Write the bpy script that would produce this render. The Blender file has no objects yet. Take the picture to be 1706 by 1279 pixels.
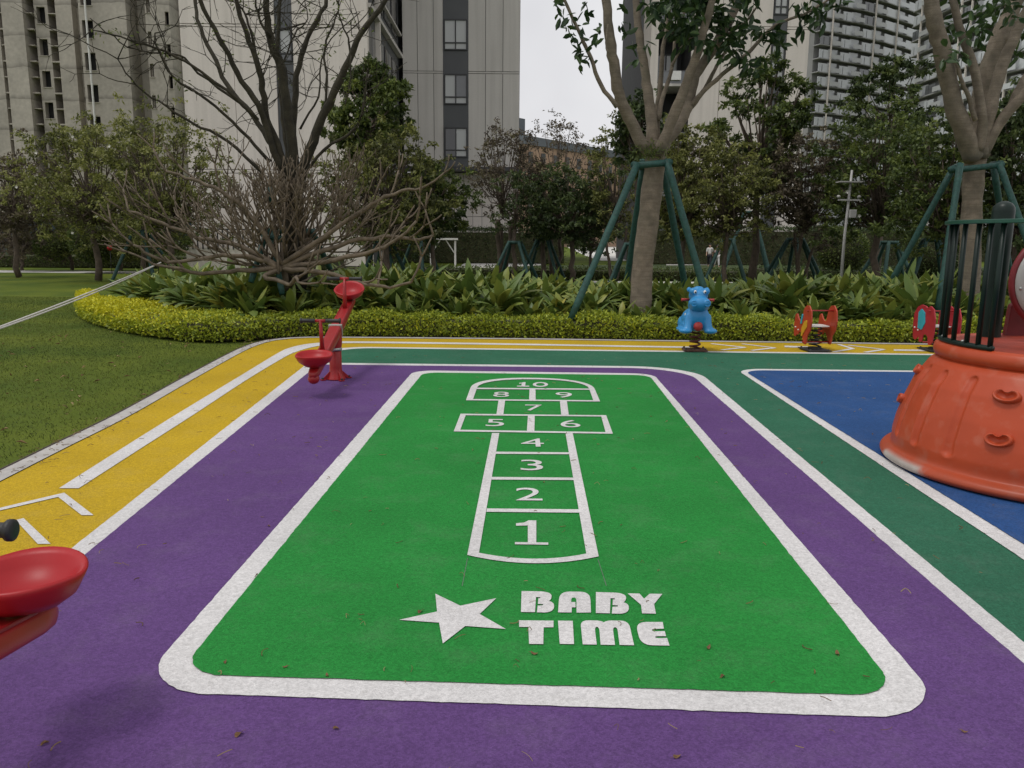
import bpy, bmesh, math, random
import numpy as np
from mathutils import Vector, Matrix, Euler
R = math.radians
SC = bpy.context.scene
COL = SC.collection
# ------------------------------------------------------------------ camera
F = 1330.; PIT = .18; ROLL = .009; EYE = 1.5
cam = bpy.data.cameras.new("camera"); camo = bpy.data.objects.new("camera", cam); COL.objects.link(camo)
cam.sensor_width = 36; cam.lens = F / 1706 * 36; cam.clip_start = .05; cam.clip_end = 3000
camo.matrix_world = Matrix.Translation((0, 0, EYE)) @ Matrix.Rotation(math.pi/2 - PIT, 4, 'X') @ Matrix.Rotation(ROLL, 4, 'Z')
SC.camera = camo
# ------------------------------------------------------------------ sky and sun
SUN_EL = R(68); SUN_AZ = R(-115)      # azimuth measured from +Y toward +X
w = bpy.data.worlds.new("World"); SC.world = w; w.use_nodes = True
nt = w.node_tree; nt.nodes.clear()
out = nt.nodes.new('ShaderNodeOutputWorld'); bg = nt.nodes.new('ShaderNodeBackground')
sky = nt.nodes.new('ShaderNodeTexSky'); sky.sky_type = 'NISHITA'; sky.sun_disc = False
sky.sun_elevation = SUN_EL; sky.sun_rotation = SUN_AZ; sky.air_density = 1.0; sky.dust_density = 3.0
hs = nt.nodes.new('ShaderNodeHueSaturation'); hs.inputs['Saturation'].default_value = .06
tc = nt.nodes.new('ShaderNodeTexCoord'); nz = nt.nodes.new('ShaderNodeTexNoise'); nz.inputs['Scale'].default_value = 3.0
nz.inputs['Detail'].default_value = 4
cr = nt.nodes.new('ShaderNodeValToRGB'); cr.color_ramp.elements[0].position = .3; cr.color_ramp.elements[0].color = (.78, .78, .80, 1)
cr.color_ramp.elements[1].position = .7; cr.color_ramp.elements[1].color = (1, 1, 1, 1)
mulc = nt.nodes.new('ShaderNodeMixRGB'); mulc.blend_type = 'MULTIPLY'; mulc.inputs[0].default_value = 1
# cloud deck: the overcast evens the clear sky's brightness out
ev = nt.nodes.new('ShaderNodeMixRGB'); ev.inputs[0].default_value = .75; ev.inputs[2].default_value = (8.4, 8.4, 8.55, 1)
nt.links.new(sky.outputs[0], hs.inputs['Color']); nt.links.new(hs.outputs[0], ev.inputs[1])
nt.links.new(tc.outputs['Generated'], nz.inputs['Vector']); nt.links.new(nz.outputs['Fac'], cr.inputs[0])
nt.links.new(ev.outputs[0], mulc.inputs[1]); nt.links.new(cr.outputs[0], mulc.inputs[2])
nt.links.new(mulc.outputs[0], bg.inputs['Color']); bg.inputs['Strength'].default_value = .10
nt.links.new(bg.outputs[0], out.inputs['Surface'])
sl = bpy.data.lights.new("sun", 'SUN'); sl.energy = .95; sl.angle = R(13); sl.color = (1, .97, .92)
so = bpy.data.objects.new("sun", sl); COL.objects.link(so)
sd = Vector((math.sin(SUN_AZ)*math.cos(SUN_EL), math.cos(SUN_AZ)*math.cos(SUN_EL), math.sin(SUN_EL)))
so.rotation_euler = sd.to_track_quat('Z', 'Y').to_euler(); so.location = (0, 0, 30)
vs = SC.view_settings; vs.view_transform = 'Standard'; vs.look = 'None'; vs.exposure = 0.28; vs.gamma = 1; vs.use_curve_mapping = False
try:
    SC.cycles.max_bounces = 6; SC.cycles.transparent_max_bounces = 8
except Exception: pass
# ------------------------------------------------------------------ pixel helpers (photo pixels -> points of the place)
_c, _s = math.cos(ROLL), math.sin(ROLL); _cp, _sp = math.cos(PIT), math.sin(PIT)
def ray(x, y):
    x = (x-853)/F; y = -(y-639.5)/F
    x, y = _c*x - _s*y, _s*x + _c*y
    return np.array([x, _cp + y*_sp, -_sp + y*_cp])
def gp(x, y, z=0.):
    d = ray(x, y); t = (z-EYE)/d[2]; return np.array([d[0]*t, d[1]*t, z])
def at(x, y, D):
    d = ray(x, y); return np.array([0, 0, EYE]) + d*(D/d[1])
rng = np.random.default_rng(7); random.seed(7)
# ------------------------------------------------------------------ materials
def lin(c): return tuple(((v/255)/12.92 if v/255 <= .04045 else ((v/255+.055)/1.055)**2.4) for v in c)
def newmat(name):
    m = bpy.data.materials.new(name); m.use_nodes = True; n = m.node_tree.nodes; n.clear()
    o = n.new('ShaderNodeOutputMaterial'); b = n.new('ShaderNodeBsdfPrincipled'); m.node_tree.links.new(b.outputs[0], o.inputs[0])
    return m, m.node_tree, b
def mat(name, col, rough=.6, var=.12, scale=6., bump=0., bscale=80., metal=0., spec=.5, fine=0., fscale=400., coat=0.):
    """albedo with large soft variation (var), fine speckle (fine) and bump"""
    m, t, b = newmat(name); L = t.links
    tc = t.nodes.new('ShaderNodeTexCoord'); n1 = t.nodes.new('ShaderNodeTexNoise'); n1.inputs['Scale'].default_value = scale; n1.inputs['Detail'].default_value = 6
    L.new(tc.outputs['Object'], n1.inputs['Vector'])
    r = t.nodes.new('ShaderNodeMapRange'); r.inputs[1].default_value = .3; r.inputs[2].default_value = .7; r.inputs[3].default_value = 1-var; r.inputs[4].default_value = 1+var
    L.new(n1.outputs['Fac'], r.inputs[0])
    v = t.nodes.new('ShaderNodeVectorMath'); v.operation = 'SCALE'; v.inputs[0].default_value = col[:3]; L.new(r.outputs[0], v.inputs['Scale'])
    last = v.outputs[0]
    if fine:
        n2 = t.nodes.new('ShaderNodeTexNoise'); n2.inputs['Scale'].default_value = fscale; n2.inputs['Detail'].default_value = 2; L.new(tc.outputs['Object'], n2.inputs['Vector'])
        r2 = t.nodes.new('ShaderNodeMapRange'); r2.inputs[1].default_value = .3; r2.inputs[2].default_value = .7; r2.inputs[3].default_value = 1-fine; r2.inputs[4].default_value = 1+fine
        L.new(n2.outputs['Fac'], r2.inputs[0]); v2 = t.nodes.new('ShaderNodeVectorMath'); v2.operation = 'SCALE'; L.new(last, v2.inputs[0]); L.new(r2.outputs[0], v2.inputs['Scale']); last = v2.outputs[0]
    L.new(last, b.inputs['Base Color'])
    b.inputs['Roughness'].default_value = rough; b.inputs['Metallic'].default_value = metal; b.inputs['Specular IOR Level'].default_value = spec
    b.inputs['Coat Weight'].default_value = coat; b.inputs['Coat Roughness'].default_value = .25
    if bump:
        n3 = t.nodes.new('ShaderNodeTexNoise'); n3.inputs['Scale'].default_value = bscale; n3.inputs['Detail'].default_value = 3; L.new(tc.outputs['Object'], n3.inputs['Vector'])
        bp = t.nodes.new('ShaderNodeBump'); bp.inputs['Strength'].default_value = bump; bp.inputs['Distance'].default_value = .01; L.new(n3.outputs['Fac'], bp.inputs['Height']); L.new(bp.outputs[0], b.inputs['Normal'])
    return m
def leafmat(name, cols, rough=.5, trans=.25):
    """cols: colour stops over the per-face attribute 'tint'"""
    m, t, b = newmat(name); L = t.links
    a = t.nodes.new('ShaderNodeAttribute'); a.attribute_name = 'tint'
    c = t.nodes.new('ShaderNodeValToRGB'); e = c.color_ramp.elements
    e[0].position = 0; e[0].color = (*cols[0], 1); e[1].position = 1; e[1].color = (*cols[-1], 1)
    for i, k in enumerate(cols[1:-1]):
        x = e.new((i+1)/(len(cols)-1)); x.color = (*k, 1)
    L.new(a.outputs['Fac'], c.inputs[0]); L.new(c.outputs[0], b.inputs['Base Color']); b.inputs['Roughness'].default_value = rough
    b.inputs['Specular IOR Level'].default_value = .35
    tr = t.nodes.new('ShaderNodeBsdfTranslucent'); L.new(c.outputs[0], tr.inputs[0]); mx = t.nodes.new('ShaderNodeMixShader'); mx.inputs[0].default_value = trans
    o = [n for n in t.nodes if n.type == 'OUTPUT_MATERIAL'][0]
    L.new(b.outputs[0], mx.inputs[1]); L.new(tr.outputs[0], mx.inputs[2]); L.new(mx.outputs[0], o.inputs[0])
    return m
def rubber(name, col, sp=.12):
    """poured EPDM rubber: granules, faint soiling, pale dust"""
    m, t, b = newmat(name); L = t.links
    tc = t.nodes.new('ShaderNodeTexCoord')
    vo = t.nodes.new('ShaderNodeTexVoronoi'); vo.inputs['Scale'].default_value = 170; L.new(tc.outputs['Object'], vo.inputs['Vector'])
    n1 = t.nodes.new('ShaderNodeTexNoise'); n1.inputs['Scale'].default_value = 1.1; n1.inputs['Detail'].default_value = 8; L.new(tc.outputs['Object'], n1.inputs['Vector'])
    n2 = t.nodes.new('ShaderNodeTexNoise'); n2.inputs['Scale'].default_value = 45; n2.inputs['Detail'].default_value = 4; L.new(tc.outputs['Object'], n2.inputs['Vector'])
    sepc = t.nodes.new('ShaderNodeSeparateColor'); L.new(vo.outputs['Color'], sepc.inputs[0])
    def rngn(src, lo, hi, a=0., z=1.):
        r = t.nodes.new('ShaderNodeMapRange'); r.inputs[1].default_value = a; r.inputs[2].default_value = z; r.inputs[3].default_value = lo; r.inputs[4].default_value = hi; L.new(src, r.inputs[0]); return r.outputs[0]
    def mulv(a, b_):
        r = t.nodes.new('ShaderNodeMath'); r.operation = 'MULTIPLY'; L.new(a, r.inputs[0]); L.new(b_, r.inputs[1]); return r.outputs[0]
    f = mulv(mulv(rngn(sepc.outputs[0], 1-sp*1.6, 1+sp*1.6), rngn(n1.outputs['Fac'], .90, 1.10, .3, .7)), rngn(n2.outputs['Fac'], .90, 1.10, .3, .7))
    v = t.nodes.new('ShaderNodeVectorMath'); v.operation = 'SCALE'; v.inputs[0].default_value = col; L.new(f, v.inputs['Scale'])
    n4 = t.nodes.new('ShaderNodeTexNoise'); n4.inputs['Scale'].default_value = 3.5; n4.inputs['Detail'].default_value = 9; n4.inputs['Roughness'].default_value = .7; L.new(tc.outputs['Object'], n4.inputs['Vector'])
    mx = t.nodes.new('ShaderNodeMixRGB'); mx.inputs[2].default_value = (.30, .29, .27, 1); L.new(v.outputs[0], mx.inputs[1]); L.new(rngn(n4.outputs['Fac'], 0, .11, .50, .8), mx.inputs[0])
    L.new(mx.outputs[0], b.inputs['Base Color']); b.inputs['Roughness'].default_value = .8; b.inputs['Specular IOR Level'].default_value = .12
    bp = t.nodes.new('ShaderNodeBump'); bp.inputs['Strength'].default_value = .5; bp.inputs['Distance'].default_value = .004; L.new(vo.outputs['Distance'], bp.inputs['Height']); L.new(bp.outputs[0], b.inputs['Normal'])
    return m
M = {}
M['yellow'] = rubber('yellow_rubber', (.46, .305, .016)); M['purple'] = rubber('purple_rubber', (.108, .054, .172))
M['green'] = rubber('green_rubber', (.020, .205, .038)); M['teal'] = rubber('teal_rubber', (.030, .128, .074))
M['blue'] = rubber('blue_rubber', (.023, .072, .205)); M['white'] = rubber('white_rubber', (.60, .585, .58), .08)
def wear_white(m):
    t = m.node_tree; L = t.links; b = [n for n in t.nodes if n.type == 'BSDF_PRINCIPLED'][0]; src = b.inputs['Base Color'].links[0].from_socket
    tc = [n for n in t.nodes if n.type == 'TEX_COORD'][0]; n1 = t.nodes.new('ShaderNodeTexNoise'); n1.inputs['Scale'].default_value = 16; n1.inputs['Detail'].default_value = 10; n1.inputs['Roughness'].default_value = .75; L.new(tc.outputs['Object'], n1.inputs['Vector'])
    r = t.nodes.new('ShaderNodeMapRange'); r.inputs[1].default_value = .56; r.inputs[2].default_value = .80; r.inputs[3].default_value = 0; r.inputs[4].default_value = .55; L.new(n1.outputs['Fac'], r.inputs[0])
    mx = t.nodes.new('ShaderNodeMixRGB'); mx.inputs[2].default_value = (.36, .34, .31, 1); L.new(src, mx.inputs[1]); L.new(r.outputs[0], mx.inputs[0]); L.new(mx.outputs[0], b.inputs['Base Color'])
wear_white(M['white'])
M['concrete'] = mat('kerb_concrete', (.42, .40, .38), .85, .15, 8, .3, 120, fine=.1)
M['steel_edge'] = mat('rusty_edging', (.06, .042, .03), .7, .35, 30, .2)
M['red'] = mat('red_plastic', (.36, .010, .014), .42, .08, 4, .03, 200, spec=.35)
M['redpaint'] = mat('red_painted_steel', (.30, .010, .012), .4, .10, 5, .03, 150, spec=.4, coat=.1)
M['black'] = mat('black_rubber', (.018, .018, .018), .5, .2, 20, .1, 300)
M['steel'] = mat('zinc_steel', (.42, .42, .40), .45, .2, 20, metal=.7)
M['hippo'] = mat('blue_plastic', (.03, .24, .52), .38, .10, 7, .05, 60)
M['hippored'] = mat('faded_red_plastic', (.40, .035, .03), .45, .15, 10)
M['orange'] = mat('orange_board', (.42, .048, .02), .45, .10, 8, .03, 60)
M['crimson'] = mat('crimson_board', (.38, .02, .035), .45, .10, 8, .03, 60)
M['cyan'] = mat('cyan_board', (.04, .36, .46), .45, .1, 8); M['gold'] = mat('yellow_board', (.60, .33, .02), .45, .12, 8)
M['whitep'] = mat('white_plastic', (.70, .69, .66), .4, .06, 8)
M['spring'] = mat('rust_red_spring', (.11, .025, .018), .5, .3, 30); M['bspring'] = mat('black_spring', (.02, .02, .02), .45, .2, 30)
M['plate'] = mat('rusty_plate', (.10, .045, .03), .75, .35, 25, .2)
M['dplate'] = mat('dark_plate', (.03, .03, .03), .7, .3, 25, .2)
M['greenmetal'] = mat('dark_green_metal', (.004, .014, .010), .4, .2, 8, spec=.3)
M['ringgreen'] = mat('green_metal', (.010, .07, .045), .4, .2, 8)
M['darkred'] = mat('dark_red_plastic', (.17, .012, .016), .45, .2, 9, .05, 60)
M['greyp'] = mat('grey_plastic', (.38, .37, .35), .4, .12, 5)
M['stake'] = mat('green_wrapped_pole', (.013, .062, .050), .6, .35, 22, .5, 60)
M['dstake'] = mat('dull_green_pole', (.018, .060, .050), .7, .35, 12, .4, 60)
M['bark'] = mat('grey_bark', (.21, .172, .128), .9, .30, 7, .8, 60, fine=.15, fscale=90)
def ringed(m, dark):
    # thin horizontal growth rings and lichen patches on a smooth trunk
    t = m.node_tree; L = t.links; b = [n for n in t.nodes if n.type == 'BSDF_PRINCIPLED'][0]; src = b.inputs['Base Color'].links[0].from_socket
    tc = [n for n in t.nodes if n.type == 'TEX_COORD'][0]; mp = t.nodes.new('ShaderNodeMapping'); mp.inputs['Scale'].default_value = (2.5, 2.5, 30); L.new(tc.outputs['Object'], mp.inputs[0])
    n1 = t.nodes.new('ShaderNodeTexNoise'); n1.inputs['Scale'].default_value = 1.6; n1.inputs['Detail'].default_value = 5; L.new(mp.outputs[0], n1.inputs['Vector'])
    r = t.nodes.new('ShaderNodeMapRange'); r.inputs[1].default_value = .45; r.inputs[2].default_value = .68; r.inputs[3].default_value = 0; r.inputs[4].default_value = .42; L.new(n1.outputs['Fac'], r.inputs[0])
    mx = t.nodes.new('ShaderNodeMixRGB'); mx.inputs[2].default_value = (*dark, 1); L.new(src, mx.inputs[1]); L.new(r.outputs[0], mx.inputs[0])
    n2 = t.nodes.new('ShaderNodeTexNoise'); n2.inputs['Scale'].default_value = 2.2; n2.inputs['Detail'].default_value = 7; L.new(tc.outputs['Object'], n2.inputs['Vector'])
    r2 = t.nodes.new('ShaderNodeMapRange'); r2.inputs[1].default_value = .52; r2.inputs[2].default_value = .72; r2.inputs[3].default_value = 0; r2.inputs[4].default_value = .55; L.new(n2.outputs['Fac'], r2.inputs[0])
    m2 = t.nodes.new('ShaderNodeMixRGB'); m2.inputs[2].default_value = (.10, .095, .06, 1); L.new(mx.outputs[0], m2.inputs[1]); L.new(r2.outputs[0], m2.inputs[0]); L.new(m2.outputs[0], b.inputs['Base Color'])
ringed(M['bark'], (.11, .085, .06))
M['darkbark'] = mat('dark_bark', (.055, .046, .034), .9, .45, 10, .8, 50, fine=.2, fscale=90)
M['frangbark'] = mat('pale_grey_bark', (.135, .105, .072), .85, .35, 10, .6, 50)
M['brownbark'] = mat('brown_bark', (.10, .075, .055), .9, .35, 8, .6, 40)
M['rope'] = mat('white_rope', (.60, .58, .54), .8, .15, 40, .4, 300)
M['soil'] = mat('dark_soil', (.03, .025, .018), .95, .3, 8, .6, 40)
M['pale'] = mat('pale_render', (.66, .605, .55), .8, .05, .35, fine=.03, fscale=12)
M['pale2'] = mat('pale_render_grey', (.56, .53, .495), .8, .05, .35, fine=.03, fscale=12)
def streak(m, dark, amt=.35):
    # rain streaks running down the cladding
    t = m.node_tree; L = t.links; b = [n for n in t.nodes if n.type == 'BSDF_PRINCIPLED'][0]; src = b.inputs['Base Color'].links[0].from_socket
    tc = [n for n in t.nodes if n.type == 'TEX_COORD'][0]; mp = t.nodes.new('ShaderNodeMapping'); mp.inputs['Scale'].default_value = (2.2, 2.2, .07); L.new(tc.outputs['Object'], mp.inputs[0])
    n1 = t.nodes.new('ShaderNodeTexNoise'); n1.inputs['Scale'].default_value = 1.5; n1.inputs['Detail'].default_value = 7; L.new(mp.outputs[0], n1.inputs['Vector'])
    r = t.nodes.new('ShaderNodeMapRange'); r.inputs[1].default_value = .45; r.inputs[2].default_value = .75; r.inputs[3].default_value = 0; r.inputs[4].default_value = amt; L.new(n1.outputs['Fac'], r.inputs[0])
    mx = t.nodes.new('ShaderNodeMixRGB'); mx.inputs[2].default_value = (*dark, 1); L.new(src, mx.inputs[1]); L.new(r.outputs[0], mx.inputs[0]); L.new(mx.outputs[0], b.inputs['Base Color'])
streak(M['pale'], (.38, .35, .31)); streak(M['pale2'], (.34, .32, .29))
M['groove'] = mat('panel_joint', (.14, .14, .14), .8, .1)
M['spandrel'] = mat('grey_cladding', (.075, .078, .083), .5, .08, .8)
M['frame'] = mat('dark_window_frame', (.03, .03, .032), .45, .1)
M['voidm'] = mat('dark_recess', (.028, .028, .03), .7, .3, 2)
M['path'] = mat('pale_paving', (.60, .58, .54), .85, .08, 2)
def glass(name, col, rough=.08):
    m, t, b = newmat(name); b.inputs['Base Color'].default_value = (*col, 1); b.inputs['Roughness'].default_value = rough; b.inputs['Specular IOR Level'].default_value = .9
    return m
M['glass'] = glass('window_glass', (.10, .105, .11)); M['curtain'] = glass('curtained_glass', (.40, .41, .40), .25); M['dglass'] = glass('dark_glass', (.015, .015, .018))
# ------------------------------------------------------------------ mesh builder
class MB:
    def __init__(s): s.v = []; s.f = []; s.n = 0
    def add(s, v, f):
        v = np.asarray(v, float).reshape(-1, 3); s.v.append(v); s.f += [tuple(int(i)+s.n for i in q) for q in f]; s.n += len(v); return s
    def box(s, c, d, rot=None):
        c = np.array(c, float); d = np.array(d, float)/2
        p = np.array([[x, y, z] for x in (-1, 1) for y in (-1, 1) for z in (-1, 1)])*d
        if rot is not None: p = p @ np.array(rot).T
        return s.add(p+c, [(0, 1, 3, 2), (4, 6, 7, 5), (0, 4, 5, 1), (2, 3, 7, 6), (0, 2, 6, 4), (1, 5, 7, 3)])
    def tube(s, pts, rad, n=8, cap=True):
        pts = np.asarray(pts, float); k = len(pts); rad = np.full(k, rad) if np.isscalar(rad) else np.asarray(rad, float)
        T = np.gradient(pts, axis=0); T /= np.linalg.norm(T, axis=1)[:, None]+1e-12
        u = np.cross(T[0], [0, 0, 1.]); 
        if np.linalg.norm(u) < .05: u = np.cross(T[0], [0, 1., 0])
        u /= np.linalg.norm(u); V = []; a = np.arange(n)*2*np.pi/n
        for i in range(k):
            u = u - T[i]*(u@T[i]); u /= np.linalg.norm(u)+1e-12; w_ = np.cross(T[i], u)
            V.append(pts[i]+rad[i]*(np.cos(a)[:, None]*u+np.sin(a)[:, None]*w_))
        fs = [(i*n+j, i*n+(j+1) % n, (i+1)*n+(j+1) % n, (i+1)*n+j) for i in range(k-1) for j in range(n)]
        if cap: fs += [tuple(range(n))[::-1], tuple((k-1)*n+j for j in range(n))]
        return s.add(np.concatenate(V), fs)
    def lathe(s, prof, n=32, c=(0, 0, 0), sx=1., sy=1., a0=0., a1=2*np.pi, cap=False):
        full = abs(a1-a0-2*np.pi) < 1e-6; m = n if full else n+1
        a = a0+(a1-a0)*np.arange(m)/n; c = np.array(c, float)
        V = np.array([[r*np.cos(t)*sx, r*np.sin(t)*sy, z] for r, z in prof for t in a])+c
        fs = [(i*m+j, i*m+(j+1) % m, (i+1)*m+(j+1) % m, (i+1)*m+j) for i in range(len(prof)-1) for j in range(n)]
        if cap: fs.append(tuple((len(prof)-1)*m+j for j in range(m)))
        return s.add(V, fs)
    def ell(s, c, r, n=20, rot=None):
        prof = [(math.sin(t), math.cos(t)) for t in np.linspace(np.pi, 0, n//2+1)]
        V = np.array([[p*np.cos(t), p*np.sin(t), z] for p, z in prof for t in np.arange(n)*2*np.pi/n])*np.array(r)
        if rot is not None: V = V @ np.array(rot).T
        fs = [(i*n+j, i*n+(j+1) % n, (i+1)*n+(j+1) % n, (i+1)*n+j) for i in range(len(prof)-1) for j in range(n)]
        return s.add(V+np.array(c, float), fs)
    def prism(s, poly, off, axis_pts=None):
        """poly: (n,3) loop; off: extrusion vector"""
        p = np.asarray(poly, float); n = len(p); q = p+np.array(off, float)
        return s.add(np.concatenate([p, q]), [tuple(range(n))[::-1], tuple(range(n, 2*n))]+[(i, (i+1) % n, n+(i+1) % n, n+i) for i in range(n)])
    def mesh(s, name, loc=(0, 0, 0)):
        me = bpy.data.meshes.new(name); v = np.concatenate(s.v)-np.array(loc, float)
        me.from_pydata([tuple(x) for x in v], [], s.f); me.validate(); return me
def link(name, me, m, parent=None, loc=(0, 0, 0), smooth=False, rot=None, bevel=0):
    o = bpy.data.objects.new(name, me); COL.objects.link(o)
    if m is not None:
        for q in (m if isinstance(m, (list, tuple)) else [m]): me.materials.append(q)
    if smooth: me.polygons.foreach_set('use_smooth', [True]*len(me.polygons))
    if parent is not None: o.parent = parent
    o.location = loc
    if rot is not None: o.rotation_euler = rot
    if bevel:
        b = o.modifiers.new('bevel', 'BEVEL'); b.width = bevel; b.segments = 2; b.limit_method = 'ANGLE'; b.angle_limit = R(40)
    return o
def part(name, mb, m, parent, smooth=False, bevel=0, org=None):
    """a part whose vertices are given in the parent's space (org None) or in world space (org = parent's location)"""
    return link(name, mb.mesh(name, org if org is not None else (0, 0, 0)), m, parent, smooth=smooth, bevel=bevel)
def tag(o, label, cat, group=None):
    o['label'] = label; o['category'] = cat
    if group: o['group'] = group
    return o
def thing(name, label, cat, loc=(0, 0, 0), rz=0, group=None):
    o = bpy.data.objects.new(name, None); COL.objects.link(o); o.location = tuple(loc); o.rotation_euler = (0, 0, rz); o.empty_display_size = .1
    return tag(o, label, cat, group)
def dup(root, loc, rz=None, label=None):
    r = root.copy(); COL.objects.link(r); r.location = tuple(loc)
    if rz is not None: r.rotation_euler = (0, 0, rz)
    if label: r['label'] = label
    for ch in list(root.children):
        c = ch.copy(); COL.objects.link(c); c.parent = r
        for g in list(ch.children):
            d = g.copy(); COL.objects.link(d); d.parent = c
    return r
def structure(name, mb, m, loc=(0, 0, 0), kind='structure'):
    o = link(name, mb.mesh(name, loc), m, loc=loc); o['kind'] = kind; return o
def fastmesh(name, V, quads, tint=None, uvs=None):
    """big meshes from numpy: V (n,3), quads (m,k)"""
    me = bpy.data.meshes.new(name); k = quads.shape[1]; m_ = len(quads)
    me.vertices.add(len(V)); me.vertices.foreach_set('co', V.astype(np.float32).ravel())
    me.loops.add(m_*k); me.loops.foreach_set('vertex_index', quads.astype(np.int32).ravel())
    me.polygons.add(m_); me.polygons.foreach_set('loop_start', np.arange(m_, dtype=np.int32)*k)
    try: me.polygons.foreach_set('loop_total', np.full(m_, k, dtype=np.int32))
    except Exception: pass
    if tint is not None:
        a = me.attributes.new('tint', 'FLOAT', 'FACE'); a.data.foreach_set('value', tint.astype(np.float32))
    me.update(calc_edges=True); return me
def nrm(a): return a/(np.linalg.norm(a, axis=-1, keepdims=True)+1e-9)
def leafquads(P, Dr, Up, L, W, fold=.25):
    """one folded diamond leaf per point"""
    n = len(P); Dr = nrm(Dr); S = nrm(np.cross(Dr, Up)); U = np.cross(S, Dr)
    L = np.broadcast_to(L, n)[:, None]; W = np.broadcast_to(W, n)[:, None]
    mid = P+Dr*L*.45
    V = np.stack([P, mid-S*W*.5+U*W*fold, P+Dr*L-U*L*.12, mid+S*W*.5+U*W*fold], 1).reshape(-1, 3)
    return V, np.arange(4*n).reshape(n, 4)
def leaffull(P, Dr, Up, L, W, fold=.18):
    """pointed oval leaf: two folded halves"""
    n = len(P); Dr = nrm(Dr); S = nrm(np.cross(Dr, Up)); U = np.cross(S, Dr); L = np.broadcast_to(L, n)[:, None]; W = np.broadcast_to(W, n)[:, None]
    def q(f, s_, w_): return P+Dr*L*f-U*L*.16*f*f+S*W*.5*w_*s_+U*W*fold*w_
    V = np.stack([P, q(.28, -1, .85), q(.68, -1, .95), q(1, 0, 0), q(.68, 1, .95), q(.28, 1, .85)], 1).reshape(-1, 3); b = (np.arange(n)*6)[:, None]
    return V, np.concatenate([b+np.array([[0, 1, 2, 3]]), b+np.array([[0, 3, 4, 5]])], 1).reshape(-1, 4)
def randdir(n, up=0., flat=1.):
    d = rng.normal(size=(n, 3)); d[:, 2] = d[:, 2]*flat+up; return nrm(d)
# ------------------------------------------------------------------ ground: lawn, rubber floor, lines
def isect(a, b, c_, d):
    a, b, c_, d = map(np.array, (a, b, c_, d)); r = b-a; s_ = d-c_; t = np.cross(c_-a, s_)/np.cross(r, s_); return a+r*t
def rounded(P, rad, n=18):
    """round the corners of a ground polygon; rad per corner"""
    P = [np.array(p[:2], float) for p in P]; o = []
    for i, p in enumerate(P):
        r = rad[i] if hasattr(rad, '__len__') else rad
        if r <= 0: o.append(p); continue
        a, b = P[i-1], P[(i+1) % len(P)]
        u, v = (a-p)/np.linalg.norm(a-p), (b-p)/np.linalg.norm(b-p)
        ang = math.acos(np.clip(u@v, -1, 1)); t = r/math.tan(ang/2)
        t = min(t, .48*np.linalg.norm(a-p), .48*np.linalg.norm(b-p)); r = t*math.tan(ang/2)
        cen = p+(u+v)/np.linalg.norm(u+v)*(r/math.sin(ang/2)); s0 = p+u*t-cen; s1 = p+v*t-cen
        a0 = math.atan2(s0[1], s0[0]); a1 = math.atan2(s1[1], s1[0]); da = (a1-a0+math.pi) % (2*math.pi)-math.pi
        for k in range(n+1): th = a0+da*k/n; o.append(cen+r*np.array([math.cos(th), math.sin(th)]))
    return np.array(o)
def rag(p, step=.035, amp=.0011):
    # granule-ragged paint edge
    o = []
    for i in range(len(p)):
        a, b = p[i], p[(i+1) % len(p)]; L_ = np.linalg.norm(b-a); k = 1 if max(a[1], b[1]) > 9 and min(a[1], b[1]) > 6 else max(1, min(260, int(L_/step)))
        for j in range(k): o.append(a+(b-a)*j/k+(rng.normal(0, amp, 2) if L_ > .002 else 0))
    return np.array(o)
def sheet(poly, z):
    p = np.asarray(poly, float)[:, :2]; p = rag(p) if z > .003 else p; return MB().add(np.c_[p, np.full(len(p), z)], [tuple(range(len(p)))])
def ring(outer, inner, z):
    """band between two loops with equal counts"""
    n = len(outer); V = np.concatenate([np.asarray(outer)[:, :2], np.asarray(inner)[:, :2]]); V = np.c_[V, np.full(2*n, z)]
    return MB().add(V, [(i, (i+1) % n, n+(i+1) % n, n+i) for i in range(n)])
def strip(A, B, z, mb=None):
    mb = mb or MB(); n = len(A); V = np.concatenate([np.asarray(A)[:, :2], np.asarray(B)[:, :2]]); V = np.c_[V, np.full(2*n, z)]
    return mb.add(V, [(i, i+1, n+i+1, n+i) for i in range(n-1)])
G = lambda L: [gp(*p)[:2] for p in L]
def smoothline(P, n=6):
    """Catmull-Rom through ground points"""
    P = np.array(P); Q = np.concatenate([[2*P[0]-P[1]], P, [2*P[-1]-P[-2]]]); o = []
    for i in range(1, len(Q)-2):
        for k in range(n):
            t = k/n; o.append(.5*((2*Q[i])+(-Q[i-1]+Q[i+1])*t+(2*Q[i-1]-5*Q[i]+4*Q[i+1]-Q[i+2])*t*t+(-Q[i-1]+3*Q[i]-3*Q[i+1]+Q[i+2])*t**3))
    o.append(P[-1]); return np.array(o)
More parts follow.
